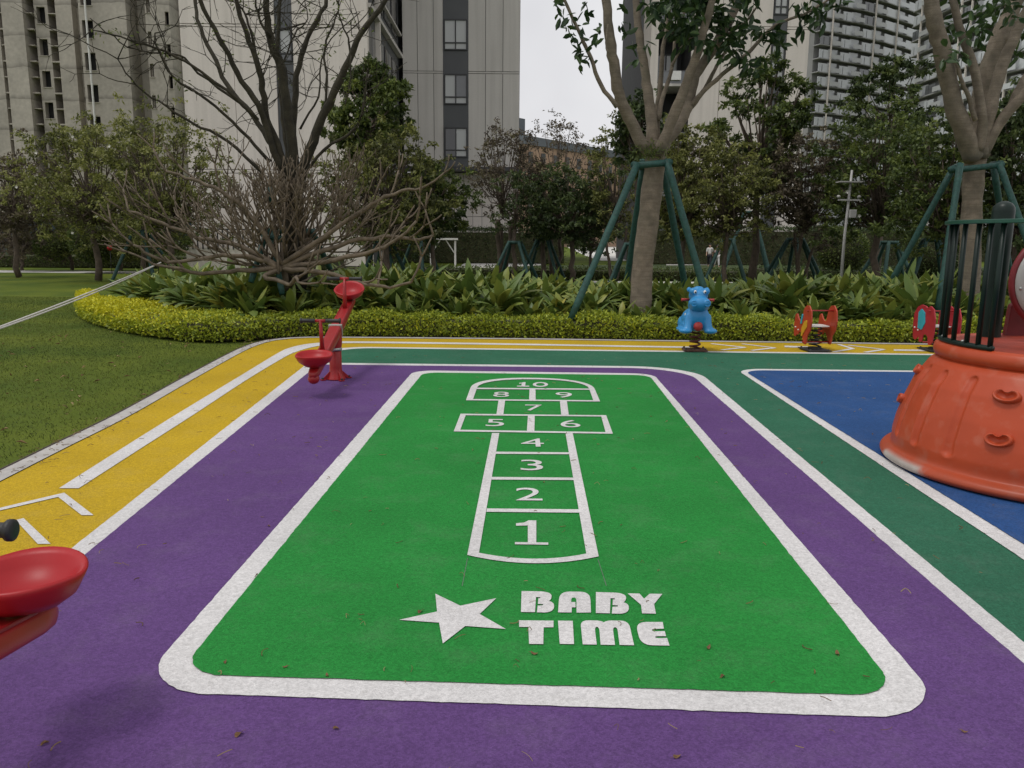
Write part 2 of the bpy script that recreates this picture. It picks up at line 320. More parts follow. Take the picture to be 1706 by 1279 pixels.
# lawn / terrain sheet to the horizon
def grassground():
    m, t, b = newmat('lawn_ground'); L = t.links; tc = t.nodes.new('ShaderNodeTexCoord')
    n1 = t.nodes.new('ShaderNodeTexNoise'); n1.inputs['Scale'].default_value = .55; n1.inputs['Detail'].default_value = 6; L.new(tc.outputs['Object'], n1.inputs['Vector'])
    c = t.nodes.new('ShaderNodeValToRGB'); e = c.color_ramp.elements; e[0].position = .35; e[0].color = (.062, .098, .014, 1); e[1].position = .68; e[1].color = (.125, .155, .020, 1)
    L.new(n1.outputs['Fac'], c.inputs[0])
    n2 = t.nodes.new('ShaderNodeTexNoise'); n2.inputs['Scale'].default_value = 60; n2.inputs['Detail'].default_value = 4; L.new(tc.outputs['Object'], n2.inputs['Vector'])
    r = t.nodes.new('ShaderNodeMapRange'); r.inputs[1].default_value = .3; r.inputs[2].default_value = .7; r.inputs[3].default_value = .75; r.inputs[4].default_value = 1.25; L.new(n2.outputs['Fac'], r.inputs[0])
    v = t.nodes.new('ShaderNodeVectorMath'); v.operation = 'SCALE'; L.new(c.outputs[0], v.inputs[0]); L.new(r.outputs[0], v.inputs['Scale']); L.new(v.outputs[0], b.inputs['Base Color'])
    b.inputs['Roughness'].default_value = .9; b.inputs['Specular IOR Level'].default_value = .1
    bp = t.nodes.new('ShaderNodeBump'); bp.inputs['Strength'].default_value = .8; bp.inputs['Distance'].default_value = .02; L.new(n2.outputs['Fac'], bp.inputs['Height']); L.new(bp.outputs[0], b.inputs['Normal'])
    return m
M['lawn'] = grassground()
structure('ground', sheet([(-900, -200), (900, -200), (900, 1500), (-900, 1500)], -.035), M['lawn'])
# rubber floor outline (yellow) : kerb line on the left and at the back
kerb_in = [(-700, 1150), (0, 802.8), (111, 746), (221.5, 690), (330, 627.5), (400, 588.5), (428, 575.7), (450, 569), (469, 566), (500, 563.6), (563, 563), (860, 565.5), (1060, 568.2), (1336, 571.5), (1530, 574.2), (1760, 577)]
kin = np.array(G(kerb_in)); kin = np.concatenate([kin[:1], smoothline(kin[1:], 6)])
back_r = kin[-1]+np.array([9., -.2])
def offset(P, d):
    T = np.gradient(P, axis=0); T /= np.linalg.norm(T, axis=1)[:, None]; return P+np.c_[-T[:, 1], T[:, 0]]*d
floor_poly = np.concatenate([kin, [back_r, (back_r[0], -4), (kin[0][0], -4)]])
structure('rubber_flooring', sheet(floor_poly, 0), M['yellow'])
kout = offset(kin, .13)
kb = strip(kin, kout, .006); structure('kerb', kb, M['concrete'])
se = MB(); ko2 = offset(kin, .131); ko3 = offset(kin, .142)
n_ = len(ko2); V = np.concatenate([np.c_[ko2, np.full(n_, .012)], np.c_[ko3, np.full(n_, .012)], np.c_[ko2, np.full(n_, -.04)], np.c_[ko3, np.full(n_, -.04)]])
se.add(V, [(i, i+1, n_+i+1, n_+i) for i in range(n_-1)]+[(2*n_+i, 2*n_+i+1, i+1, i) for i in range(n_-1)]+[(n_+i, n_+i+1, 3*n_+i+1, 3*n_+i) for i in range(n_-1)])
structure('metal_edging', se, M['steel_edge'])
# left line (yellow | purple) and far line (yellow | teal)
LO1, LO2 = (503, 613), (120, 913.5); LI1, LI2 = (516, 620.7), (138.9, 931)
FT1, FT2 = (604, 578), (1336.5, 587); FB1, FB2 = (604, 580.5), (1336.5, 589.2)
oc = isect(LO1, LO2, FT1, FT2); ic = isect(LI1, LI2, FB1, FB2)
def ext(p, q, k): p, q = np.array(p, float), np.array(q, float); return tuple(p+(q-p)*k)
def gext(p, q, m_):          # extend a ground line past q by m_ metres
    a, b = gp(*p)[:2], gp(*q)[:2]; return b+(b-a)/np.linalg.norm(b-a)*m_
far_R = [gp(1529, 589.5)[:2], gp(1529, 592)[:2]]
eR = lambda p: p+np.array([9., -.15])
outer = [gext(LO1, LO2, 4.5), gp(*oc)[:2], far_R[0], eR(far_R[0])]
inner = [gext(LI1, LI2, 4.5), gp(*ic)[:2], far_R[1], eR(far_R[1])]
OA = rounded(outer+[(outer[-1][0], -4), (outer[0][0], -4)], [0, .55, 0, 0, 0, 0]); IA = rounded(inner+[(inner[-1][0], -4), (inner[0][0], -4)], [0, .45, 0, 0, 0, 0])
structure('painted_line', sheet(OA, .004), M['white'])
structure('rubber_flooring', sheet(IA, .008), M['teal'])
# purple area with its white border on the far and right side
PO = [(571.7, 606), (1060, 611.5)]; PI = [(571.7, 609.5), (1060, 615)]
RO = [(1258.5, 700), (1700, 1070)]; RI = [(1236, 700), (1704, 1110.7)]
po_c = isect(*PO, *RO); pi_c = isect(*PI, *RI)
po_l = isect(*PO, LI1, LI2); pi_l = isect(*PI, LI1, LI2)
po = [gext(LI1, LI2, 4.4), gp(*po_l)[:2], gp(*po_c)[:2], gext(RO[0], RO[1], 4)]; pi_ = [gext(LI1, LI2, 4.4), gp(*pi_l)[:2], gp(*pi_c)[:2], gext(RI[0], RI[1], 4)]
po = [p+np.array([.003, 0]) if i < 2 else p for i, p in enumerate(po)]
structure('painted_line', sheet(rounded(po, [0, 0, .75, 0]), .012), M['white'])
structure('rubber_flooring', sheet(rounded(pi_, [0, 0, .68, 0]), .016), M['purple'])
# blue area
BO1, BO2 = (1250.6, 632.8), (1706, 936); BI1, BI2 = (1275, 641.8), (1706, 911.6); BT1, BT2 = (1290, 616.2), (1520.7, 618.7); BU1, BU2 = (1290, 619.1), (1520, 621.6)
bo = [gp(*isect(BO1, BO2, BT1, BT2))[:2], gp(*BT2)[:2]+(gp(*BT2)[:2]-gp(*BT1)[:2])*6, (14, -2), gext(BO1, BO2, 3.5)]
bi = [gp(*isect(BI1, BI2, BU1, BU2))[:2], gp(*BU2)[:2]+(gp(*BU2)[:2]-gp(*BU1)[:2])*6, (14, -2), gext(BI1, BI2, 3.5)]
structure('painted_line', sheet(rounded(bo, [.33, 0, 0, 0]), .012), M['white'])
structure('rubber_flooring', sheet(rounded(bi, [.25, 0, 0, 0]), .016), M['blue'])
# framed green field
fo = dict(l=((640, 677), (341.6, 1020)), b=((350, 1165), (1441, 1202.6)), r=((1114.8, 656.4), (1430, 1020)), t=((724, 620), (1060, 624.6)))
fi = dict(l=((640, 705), (386.6, 1020)), b=((350, 1134.3), (1441, 1168)), r=((1088.5, 637.6), (1385, 1020)), t=((724, 623.9), (1060, 628)))
def quad4(d): return [gp(*isect(*d['l'], *d['t']))[:2], gp(*isect(*d['r'], *d['t']))[:2], gp(*isect(*d['r'], *d['b']))[:2], gp(*isect(*d['l'], *d['b']))[:2]]
fr = link('field_border', sheet(rounded(quad4(fo), [.24, .24, .26, .26]), .020).mesh('field_border'), M['white']); fr['kind'] = 'structure'
gf = link('green_field', sheet(rounded(quad4(fi), [.18, .18, .16, .16]), .024).mesh('green_field'), M['green']); gf['kind'] = 'structure'
# yellow lane centre line
ca = [(98.5, 814), (200, 749.5), (300, 687), (400, 626.5), (461, 589.5), (480.5, 580.2), (505, 574.2), (533, 571), (571.7, 568.7), (700, 570.0), (860, 572.4), (1000, 575), (1149.8, 577.5)]
cb = [(131.4, 814), (230, 750.5), (322, 691.5), (415, 630.5), (474, 595.2), (492, 586.8), (515, 579.6), (540, 575), (575, 571.8), (700, 572.8), (860, 575), (1000, 577.4), (1149.8, 579.9)]
structure('painted_line', strip(smoothline(G(ca), 5), smoothline(G(cb), 5), .004), M['white'])
def chev(P, z=.004): return MB().add(np.array([gp(*p)+np.array([0, 0, z]) for p in P]), [(0, 1, 4, 5), (1, 2, 3, 4)])
for P in ([(-60, 861), (107, 821.5), (156, 859), (136, 859), (97, 828.6), (-66, 866.5)], [(-140, 907), (39.4, 864), (84.5, 907), (63, 907), (30, 871.5), (-150, 916)]):
    structure('painted_chevron', chev(P), M['white'])
for (a, ap, b_) in [((1184.7, 572.6), (1241, 578.8), (1202, 583.2)), ((1236, 572.9), (1291, 579.6), (1252, 584)), ((1397, 573.8), (1421, 580.9), (1389, 586.4)), ((1413, 575.2), (1473, 582.3), (1441, 587.2)), ((1290, 577.3), (1311, 576.5), (1290, 575.9))][:4]:
    A, P_, B = gp(*a)[:2], gp(*ap)[:2], gp(*b_)[:2]
    mb = MB()
    for U, Vv in ((A, P_), (B, P_)):
        d = (Vv-U)/np.linalg.norm(Vv-U); nn = np.array([-d[1], d[0]])*.035
        z = .0042 if U is A else .0046
        mb.add([(*(U-nn), z), (*(U+nn), z), (*(Vv+nn), z), (*(Vv-nn), z)], [(0, 1, 2, 3)])
    structure('painted_chevron', mb, M['white'])
for x0, y0, x1, y1 in ((1307, 575.9, 1349, 577.4), (1489, 582.0, 1545, 582.6)):
    structure('painted_line', strip(G([(x0, y0), (x1, y1)]), G([(x0, y0+2.6), (x1, y1+2.6)]), .004), M['white'])
# ------------------------------------------------------------------ hopscotch, digits, star, lettering
ZH = .028
hop = thing('hopscotch_grid', 'white hopscotch grid painted on the green field, squares numbered 1 to 10', 'hopscotch', (*gp(888, 800)[:2], 0))
H0 = np.array([*hop.location])
gl = MB()
def hq(P): gl.add(np.array([gp(*p)+np.array([0, 0, ZH]) for p in P]), [tuple(range(len(P)))])
hz = [ZH]
def hq2(P):
    hz[0] += .00012; gl.add(np.array([gp(*p)*np.array([1, 1, 0])+np.array([0, 0, hz[0]]) for p in P]), [tuple(range(len(P)))])
hq2([(819.7, 727), (831.7, 727), (797.9, 930.5), (778.5, 933.6)]); hq2([(942, 727), (954, 727), (997.2, 936), (976.5, 931)])
n = 14
def arcpx(L_, T, R_, n=14):
    L_, T, R_ = map(np.array, (L_, T, R_)); c2 = 2*T-.5*(L_+R_); t = np.linspace(0, 1, n)[:, None]
    return (1-t)**2*L_+2*t*(1-t)*c2+t*t*R_
A_ = arcpx((778.5, 933.6), (888.8, 947.6), (997.2, 936)); B_ = arcpx((796, 929.5), (888.8, 939.9), (978, 931))
hz[0] += .0002; strip(np.array(G(A_)), np.array(G(B_)), hz[0], gl)
for P in ([(826.4, 758.7), (948.6, 759.8), (949.2, 763), (825.8, 762.4)], [(819.4, 801.5), (955.4, 802.8), (956, 806.8), (818.8, 806)], [(811.2, 855), (967, 856.5), (968, 862.2), (810.4, 860.7)],
          [(767.4, 694.4), (1009.7, 697), (1010.2, 699.2), (766.6, 696.9)], [(756.9, 721.5), (1019.8, 725.8), (1020.9, 728.4), (756, 724.4)],
          [(767.4, 694.4), (775.9, 696.9), (766.6, 722.5), (756, 724.4)], [(1001, 696.8), (1009.7, 697), (1020.9, 728.4), (1009, 727)],
          [(879.5, 697.2), (890.9, 697.3), (890.1, 724.8), (877.7, 724.6)], [(830.4, 672), (841.5, 672), (838.5, 696), (827, 696)], [(932.7, 673), (944.3, 673), (947.5, 697), (935, 697)],
          [(788, 650.5), (987, 652), (988, 654), (787.5, 652.7)], [(777, 669.6), (998.6, 671.8), (999.6, 673.9), (776.4, 671.8)],
          [(783.8, 650.6), (794.5, 651.5), (787.8, 670.8), (776.4, 671.5)], [(981.6, 652.5), (991, 653.2), (999.6, 673.7), (988.5, 672.5)], [(882.2, 652), (892, 652), (892.3, 671), (881.4, 671)]): hq2(P)
pl, pr, ptp = gp(783.8, 650.6)[:2], gp(991, 653.2)[:2], gp(887.5, 633.8)[:2]; pl2, pr2, pt2 = gp(794.5, 651.4)[:2], gp(982, 653)[:2], gp(887.5, 636.2)[:2]
def archp(l, r_, t_, n=28):
    c_ = (l+r_)/2; a = (r_-l)/2; b = t_-c_; th = np.linspace(np.pi, 0, n); e = .86
    return np.array([c_+a*np.sign(np.cos(t))*abs(np.cos(t))**e+b*abs(np.sin(t))**e for t in th])
hz[0] += .0002; strip(archp(pl, pr, ptp), archp(pl2, pr2, pt2), hz[0], gl)
part('grid_lines', gl, M['white'], hop, org=H0)
def digit(txt, cx, y0, y1, wpx, bold=.0):
    """lettering laid flat on the floor: text curve turned to mesh, fitted to its painted size"""
    cu = bpy.data.curves.new('digit', 'FONT'); cu.body = txt; cu.offset = bold; cu.resolution_u = 6
    ob = bpy.data.objects.new('digit_tmp', cu); COL.objects.link(ob); bpy.context.view_layer.update()
    me = bpy.data.meshes.new_from_object(ob.evaluated_get(bpy.context.evaluated_depsgraph_get())); bpy.data.objects.remove(ob); bpy.data.curves.remove(cu)
    co = np.array([v.co[:] for v in me.vertices]); lo, hi = co.min(0), co.max(0)
    bot = gp(cx, y1); top = gp(cx, y0); ym = (y0+y1)/2; wd = gp(cx+wpx/2, ym)[0]-gp(cx-wpx/2, ym)[0]; ht = top[1]-bot[1]
    mid = (bot+top)/2
    for v, c_ in zip(me.vertices, co):
        v.co = (mid[0]+((c_[0]-lo[0])/(hi[0]-lo[0])-.5)*wd-H0[0], mid[1]+((c_[1]-lo[1])/(hi[1]-lo[1])-.5)*ht-H0[1], ZH+.0003)
    link('number', me, M['white'], hop)
Z8 = lambda x: 740+x/3.763
Y8 = lambda y: 620+y/3.763
for t_, xa, xb, ya, yb in (('2', 448, 612, 752, 832), ('3', 478, 618, 573, 640), ('4', 482, 624, 437, 489), ('5', 262, 376, 314, 359), ('6', 728, 850, 320, 366), ('7', 508, 616, 222, 259), ('8', 308, 407, 140, 172), ('9', 700, 802, 143, 176)):
    digit(t_, Z8((xa+xb)/2), Y8(ya), Y8(yb), (xb-xa)/3.763, 0)
def pxpoly(name, P, ox, oy, sc, parent, z):
    mb = MB(); mb.add(np.array([gp(ox+x/sc, oy+y/sc)*np.array([1, 1, 0])+np.array([0, 0, z]) for x, y in P]), [tuple(range(len(P)))])
    me = mb.mesh(name, tuple(parent.location)); bm = bmesh.new(); bm.from_mesh(me); bmesh.ops.triangulate(bm, faces=bm.faces[:]); bm.to_mesh(me); bm.free()
    return link(name, me, M['white'], parent)
one = pxpoly('number', [(450, 978), (500, 974), (528, 960), (577, 960), (577, 1100), (652, 1101), (652, 1115), (443, 1112), (443, 1098), (524, 1099), (524, 992), (450, 994)], 740, 620, 3.763, hop, ZH+.0003)
# "10"
ten1 = [(470, 83), (486, 82), (497, 78), (510, 78), (508, 101), (533, 101), (533, 107), (455, 106), (457, 101), (484, 101), (486, 86), (470, 88)]
nn_ = 26; th = np.linspace(0, 2*np.pi, nn_, endpoint=False)
zo = [(603+48*math.cos(t), 93+15*math.sin(t)) for t in th]; zi = [(603+27*math.cos(t), 93+9.5*math.sin(t)) for t in th]
mb = MB(); mb.add(np.array([gp(Z8(x), Y8(y))*np.array([1, 1, 0])+np.array([0, 0, ZH+.0003]) for x, y in ten1]), [tuple(range(len(ten1)))])
mb.add(np.array([gp(Z8(x), Y8(y))*np.array([1, 1, 0])+np.array([0, 0, ZH+.0003]) for x, y in zo+zi]), [(i, (i+1) % nn_, nn_+(i+1) % nn_, nn_+i) for i in range(nn_)])
me = mb.mesh('number', H0); bm = bmesh.new(); bm.from_mesh(me); bmesh.ops.triangulate(bm, faces=bm.faces[:]); bm.to_mesh(me); bm.free(); link('number', me, M['white'], hop)
star = thing('painted_star', 'white five pointed star painted left of the lettering on the green field', 'star marking', (*gp(755, 1040)[:2], 0))
pxpoly('star_shape', [(268, 68), (415, 140), (628, 95), (530, 190), (685, 280), (445, 262), (312, 367), (290, 242), (55, 225), (278, 175)], 650, 980, 3.554, star, ZH)
lt = thing('painted_lettering', 'fat white lettering BABY TIME painted on the green field near the camera', 'lettering', (*gp(990, 1040)[:2], 0))
def curve(P, n=5):
    """P: list of points; a point given as ('c', x, y) rounds its corner"""
    o = []
    for i, p in enumerate(P):
        if p[0] != 'c': o.append(p); continue
        a = P[i-1][-2:]; b = P[(i+1) % len(P)][-2:]; c_ = p[1:]
        for k in range(1, n+1):
            t = k/(n+1); o.append(((1-t)**2*a[0]+2*t*(1-t)*c_[0]+t*t*b[0], (1-t)**2*a[1]+2*t*(1-t)*c_[1]+t*t*b[1]))
    return o
B1 = [(778, 52), (890, 54), ('c', 962, 58), (955, 88), ('c', 952, 104), (938, 112), ('c', 972, 118), (970, 146), ('c', 968, 178), (915, 181), (868, 180), (873, 140), (905, 137), (905, 131), (874, 129), (877, 96), (889, 95), (889, 89), (863, 88), (857, 179), (774, 178)]
letters = [('B', B1), ('A', [(993, 180), (999, 100), ('c', 1003, 57), (1060, 55), (1125, 56), ('c', 1184, 58), (1185, 105), (1188, 181), (1103, 182), (1102, 150), (1075, 150), (1073, 181)]),
    ('B', [(x+443+(178-y)*-.03, y+6+(x-778)*.012) for x, y in curve(B1)]),
    ('Y', [(1405, 66), (1475, 67), (1502, 98), (1535, 68), (1610, 69), (1561, 130), (1572, 188), (1490, 186), (1484, 135)]),
    ('T', [(762, 228), (967, 230), (966, 270), (908, 270), (906, 371), (822, 370), (818, 268), (763, 268)]), ('I', [(993, 230), (1080, 231), (1088, 371), (1003, 370)]),
    ('M', [(1139, 373), (1128, 260), ('c', 1126, 228), (1175, 228), (1220, 229), ('c', 1245, 230), (1264, 240), ('c', 1280, 229), (1310, 229), (1365, 230), ('c', 1412, 232), (1420, 275), (1443, 378), (1357, 376), (1346, 290), ('c', 1343, 270), (1330, 270), ('c', 1318, 270), (1319, 290), (1330, 376), (1245, 375), (1238, 288), ('c', 1235, 268), (1222, 268), ('c', 1211, 268), (1212, 288), (1222, 374)]),
    ('E', [(1515, 238), (1612, 238), (1619, 278), (1565, 280), ('c', 1548, 281), (1548, 287), ('c', 1549, 294), (1570, 294), (1624, 293), (1632, 323), (1588, 323), ('c', 1566, 324), (1567, 329), ('c', 1568, 335), (1590, 335), (1638, 334), (1652, 380), (1550, 378), ('c', 1490, 376), (1472, 330), (1462, 290), ('c', 1450, 238)])]
for nm, P in letters:
    o = pxpoly('letter', curve(P) if nm != 'x' else P, 650, 980, 3.554, lt, ZH); o['label'] = 'letter ' + nm
# small counter of the A painted back in green
mbA = MB(); Pc = [(1071, 118), (1072, 100), (1079, 92), (1093, 92), (1101, 100), (1102, 118), (1102, 151), (1097, 151), (1096, 118)]
mbA.add(np.array([gp(650+x/3.554, 980+y/3.554)*np.array([1, 1, 0])+np.array([0, 0, ZH+.0006]) for x, y in Pc]), [tuple(range(len(Pc)))])
me = mbA.mesh('letter_counter', tuple(lt.location)); bm = bmesh.new(); bm.from_mesh(me); bmesh.ops.triangulate(bm, faces=bm.faces[:]); bm.to_mesh(me); bm.free(); link('letter_counter', me, M['green'], lt)
# fine seams running toward the camera from the grid's foot
mb = MB()
for (a, b_) in (((779, 938), (770, 985)), ((996, 940), (1010, 985))):
    A, B = gp(*a)[:2], gp(*b_)[:2]; mb.add([(A[0]-.0012, A[1], .0255), (A[0]+.0012, A[1], .0255), (B[0]+.0012, B[1], .0255), (B[0]-.0012, B[1], .0255)], [(0, 1, 2, 3)])
structure('flooring_seam', mb, M['groove'])
# ------------------------------------------------------------------ seesaws
def helix(r, z0, z1, turns, n=90, c=(0, 0)):
    t = np.linspace(0, 1, n); rr = r if np.isscalar(r) else np.interp(t, *r)
    return np.c_[c[0]+rr*np.cos(t*turns*2*np.pi), c[1]+rr*np.sin(t*turns*2*np.pi), z0+(z1-z0)*t]
def make_seesaw(label, loc, rz, tilt):
    """local +Y runs along the beam; tilt lifts the +Y end"""
    t = thing('seesaw', label, 'seesaw', loc, rz, 'red two-seat seesaws')
    PV = .50
    b = MB(); b.lathe([(0, .004), (.10, .004), (.10, .012), (.085, .03), (.068, .08), (.064, .13), (.064, .30), (.060, .305)], 24, cap=True)
    part('base_post', b, M['redpaint'], t, True)
    for k in range(4):
        f = MB(); a = k*math.pi/2+.6; rot = np.array([[math.cos(a), -math.sin(a), 0], [math.sin(a), math.cos(a), 0], [0, 0, 1]])
        pr = np.array([(.06, -.004, .006), (.15, -.004, .006), (.15, -.004, .016), (.06, -.004, .10)]) @ rot.T
        f.prism(pr, rot @ np.array([0, .008, 0])); f.box(rot @ np.array([.145, 0, .008]), (.05, .05, .008), rot); part('base_gusset', f, M['redpaint'], t)
    for k in range(4):
        a = k*math.pi/2+.6; bo_ = MB(); bo_.lathe([(0, .030), (.011, .030), (.013, .024), (.013, .012)], 8, c=(.15*math.cos(a), .15*math.sin(a), 0)); part('bolt', bo_, M['black'], t, True)
    cb = MB(); cb.lathe([(.0655, .31), (.071, .31), (.071, .34), (.0655, .34)], 24); part('collar', cb, M['steel'], t, True)
    dr = MB(); dr.lathe([(.05, .30), (.066, .34), (.074, .38), (.074, .46), (.06, .505), (0, .515)], 24); part('pivot_drum', dr, M['redpaint'], t, True)
    ct, st = math.cos(tilt), math.sin(tilt); RX = np.array([[1, 0, 0], [0, ct, -st], [0, st, ct]])
    def T(p): return np.asarray(p, float) @ RX.T + np.array([0, 0, PV])
    # beam : a rounded box section tapering to ball ends
    bm_ = MB(); ys = np.array([-1.10, -1.06, -1.0, -.55, -.1, .1, .55, 1.0, 1.06, 1.10]); hw = np.array([.028, .045, .052, .060, .066, .066, .060, .052, .045, .028]); hh = np.array([.02, .035, .042, .048, .056, .056, .048, .042, .035, .02])
    V = []; na = 20
    for y, a, h in zip(ys, hw, hh):
        for k in range(na):
            th = 2*np.pi*k/na; V.append(T((a*np.sign(np.cos(th))*abs(np.cos(th))**.5, y, h*np.sign(np.sin(th))*abs(np.sin(th))**.5)))
    bm_.add(V, [(i*na+j, i*na+(j+1) % na, (i+1)*na+(j+1) % na, (i+1)*na+j) for i in range(len(ys)-1) for j in range(na)]+[tuple(range(na))[::-1], tuple((len(ys)-1)*na+j for j in range(na))])
    beam = part('beam', bm_, M['redpaint'], t, True)
    rb = MB()
    for sx in (-1, 1): rb.tube([T((sx*.046, y, .044)) for y in (-.95, -.3, .3, .95)], [.008, .010, .010, .008], 8)
    part('edge_rail', rb, M['redpaint'], beam, True)
    cl = MB()
    for y in (.06,): cl.add([T(p) for p in ((-.070, y-.02, -.06), (.070, y-.02, -.06), (.070, y-.02, .062), (-.070, y-.02, .062), (-.070, y+.02, -.06), (.070, y+.02, -.06), (.070, y+.02, .062), (-.070, y+.02, .062))], [(0, 1, 2, 3), (7, 6, 5, 4), (0, 4, 5, 1), (1, 5, 6, 2), (2, 6, 7, 3), (3, 7, 4, 0)])
    part('clamp', cl, M['steel'], t)
    for s in (-1, 1):
        # seat : oval dish with a rolled rim, higher at the outer back
        prof = [(0, -.035), (.10, -.030), (.145, -.005), (.165, .030), (.172, .045), (.165, .056), (.150, .052), (.138, .036), (.11, .014), (.06, .002), (0, 0)]
        N = 36; V = []
        for r, z in prof:
            for k in range(N):
                th = 2*np.pi*k/N; x = r*np.cos(th)*1.02; y = r*np.sin(th)*.98
                z2 = z+.085+.065*max(0, y*s/.165)**1.5*(r/.17)**2+.02*(abs(x)/.17)**2*(r/.17)
                V.append(T((x, s*.96+y, z2)))
        mb = MB(); mb.add(V, [(i*N+j, i*N+(j+1) % N, (i+1)*N+(j+1) % N, (i+1)*N+j) for i in range(len(prof)-1) for j in range(N)])
        part('seat', mb, M['red'], t, True)
        bl = MB()
        if s < 0: bl.ell(T((0, s*1.06, -.045)), (.055, .055, .05), 16); s < 0 and part('bumper_ball', bl, M['redpaint'], t, True)
        h0 = T((0, s*.62, .04)); h1 = T((0, s*.66, .05))+np.array([0, 0, .31])
        hm = MB(); hm.tube([h0, h0*.5+h1*.5, h1], [.026, .019, .017], 12); hm.tube([h1+np.array([-.05, 0, 0]), h1+np.array([.05, 0, 0])], .015, 12)
        hd = part('handle', hm, M['redpaint'], t, True)
        for sx in (-1, 1):
            g = MB(); xs = [.05, .053, .172, .177, .18, .192, .196]; rs = [.015, .0195, .0195, .020, .028, .028, .02]
            g.tube([h1+np.array([sx*x, 0, 0]) for x in xs], rs, 16); part('grip', g, M['black'], hd, True)
    return t
fs = gp(560, 634); make_seesaw('red seesaw standing at the far left corner of the purple lane', (fs[0], fs[1], .016), R(1), R(15))
ns = at(30, 1002, 2.2); make_seesaw('red seesaw nearest the camera, one seat and black grip showing at the left edge', (ns[0]+.01, ns[1]-.955, .016), 0, R(-9.3))
# ------------------------------------------------------------------ hippo spring rider
def baseplate(t, m, s=.2):
    p = MB(); p.box((0, 0, .014), (s*2, s*2*.8, .022)); o = part('base_plate', p, m, t, bevel=.004)
    for x in (-1, 1):
        for y in (-1, 1):
            b = MB(); b.lathe([(0, .045), (.012, .045), (.014, .025)], 8, c=(x*s*.82, y*s*.62, 0)); part('bolt', b, M['black'], t, True)
def remesh(mb, name, vox, smooth_it=6):
    me = mb.mesh(name); ob = bpy.data.objects.new('tmp', me); COL.objects.link(ob)
    r = ob.modifiers.new('r', 'REMESH'); r.mode = 'VOXEL'; r.voxel_size = vox
    s_ = ob.modifiers.new('s', 'SMOOTH'); s_.iterations = smooth_it; s_.factor = .6
    bpy.context.view_layer.update(); m2 = bpy.data.meshes.new_from_object(ob.evaluated_get(bpy.context.evaluated_depsgraph_get())); bpy.data.objects.remove(ob); m2.name = name; return m2
hl = gp(1157, 585)
hip = thing('hippo_spring_rider', 'blue hippo spring rider with red hand grips on a rusty coil', 'spring rider', (hl[0], hl[1], .01), R(-4))
baseplate(hip, M['plate'], .16)
sp = MB(); sp.tube(helix(.068, .03, .26, 3.6), .013, 8); part('spring', sp, M['spring'], hip, True)
# local -Y faces the camera
hb = MB()
hb.ell((0, .10, .43), (.185, .26, .16)); hb.ell((0, .05, .35), (.20, .25, .09)); hb.ell((0, -.10, .48), (.155, .13, .17)); hb.ell((0, .0, .62), (.12, .12, .12))
for s in (-1, 1):
    hb.tube([(s*.12, -.12, .50), (s*.13, -.17, .38), (s*.14, -.2, .31)], [.06, .055, .06], 14)
    hb.ell((s*.165, -.20, .295), (.095, .09, .042)); hb.ell((s*.18, .05, .295), (.08, .16, .035)); hb.ell((s*.13, .2, .36), (.09, .14, .11))
body = link('body', remesh(hb, 'body', .012, 8), M['hippo'], hip, smooth=True)
hh_ = MB(); hh_.ell((0, -.10, .76), (.130, .13, .10)); hh_.ell((0, -.22, .665), (.148, .12, .095)); hh_.ell((0, -.19, .61), (.135, .11, .055)); hh_.ell((0, -.02, .68), (.12, .11, .12))
for s in (-1, 1):
    hh_.ell((s*.085, -.17, .82), (.055, .055, .05)); hh_.ell((s*.085, -.30, .675), (.052, .045, .048)); hh_.ell((s*.12, -.04, .835), (.032, .022, .036))
hh_.ell((0, -.08, .855), (.07, .05, .03))
head = link('head', remesh(hh_, 'head', .010, 4), M['hippo'], hip, smooth=True)
for s in (-1, 1):
    e = MB(); e.ell((s*.064, -.215, .815), (.021, .014, .024), 14); eye = part('eye', e, M['whitep'], head, True)
    e = MB(); e.ell((s*.064+.005, -.228, .810), (.010, .005, .013), 12); part('pupil', e, M['black'], eye, True)
    nr = MB(); a = np.linspace(0, 2*np.pi, 21); nr.tube(np.c_[s*.088+.034*np.cos(a), -.335+.01*np.abs(np.cos(a)), .670+.034*np.sin(a)], .009, 8, False); nr.ell((s*.088, -.331, .67), (.026, .006, .026), 12)
    part('nostril', nr, M['hippo'], head, True)
    g = MB(); g.tube([(s*.11, -.04, .70), (s*.18, -.06, .70), (s*.215, -.07, .70), (s*.22, -.071, .70)], [.018, .018, .021, .017], 14); part('hand_grip', g, M['hippored'], hip, True)
cp_ = MB(); cp_.ell((0, -.20, .355), (.062, .05, .065), 20); part('chest_cap', cp_, M['hippored'], hip, True)
bd = MB(); bd.ell((-.165, -.11, .50), (.008, .035, .024), 12); part('sticker', bd, M['whitep'], hip, True)
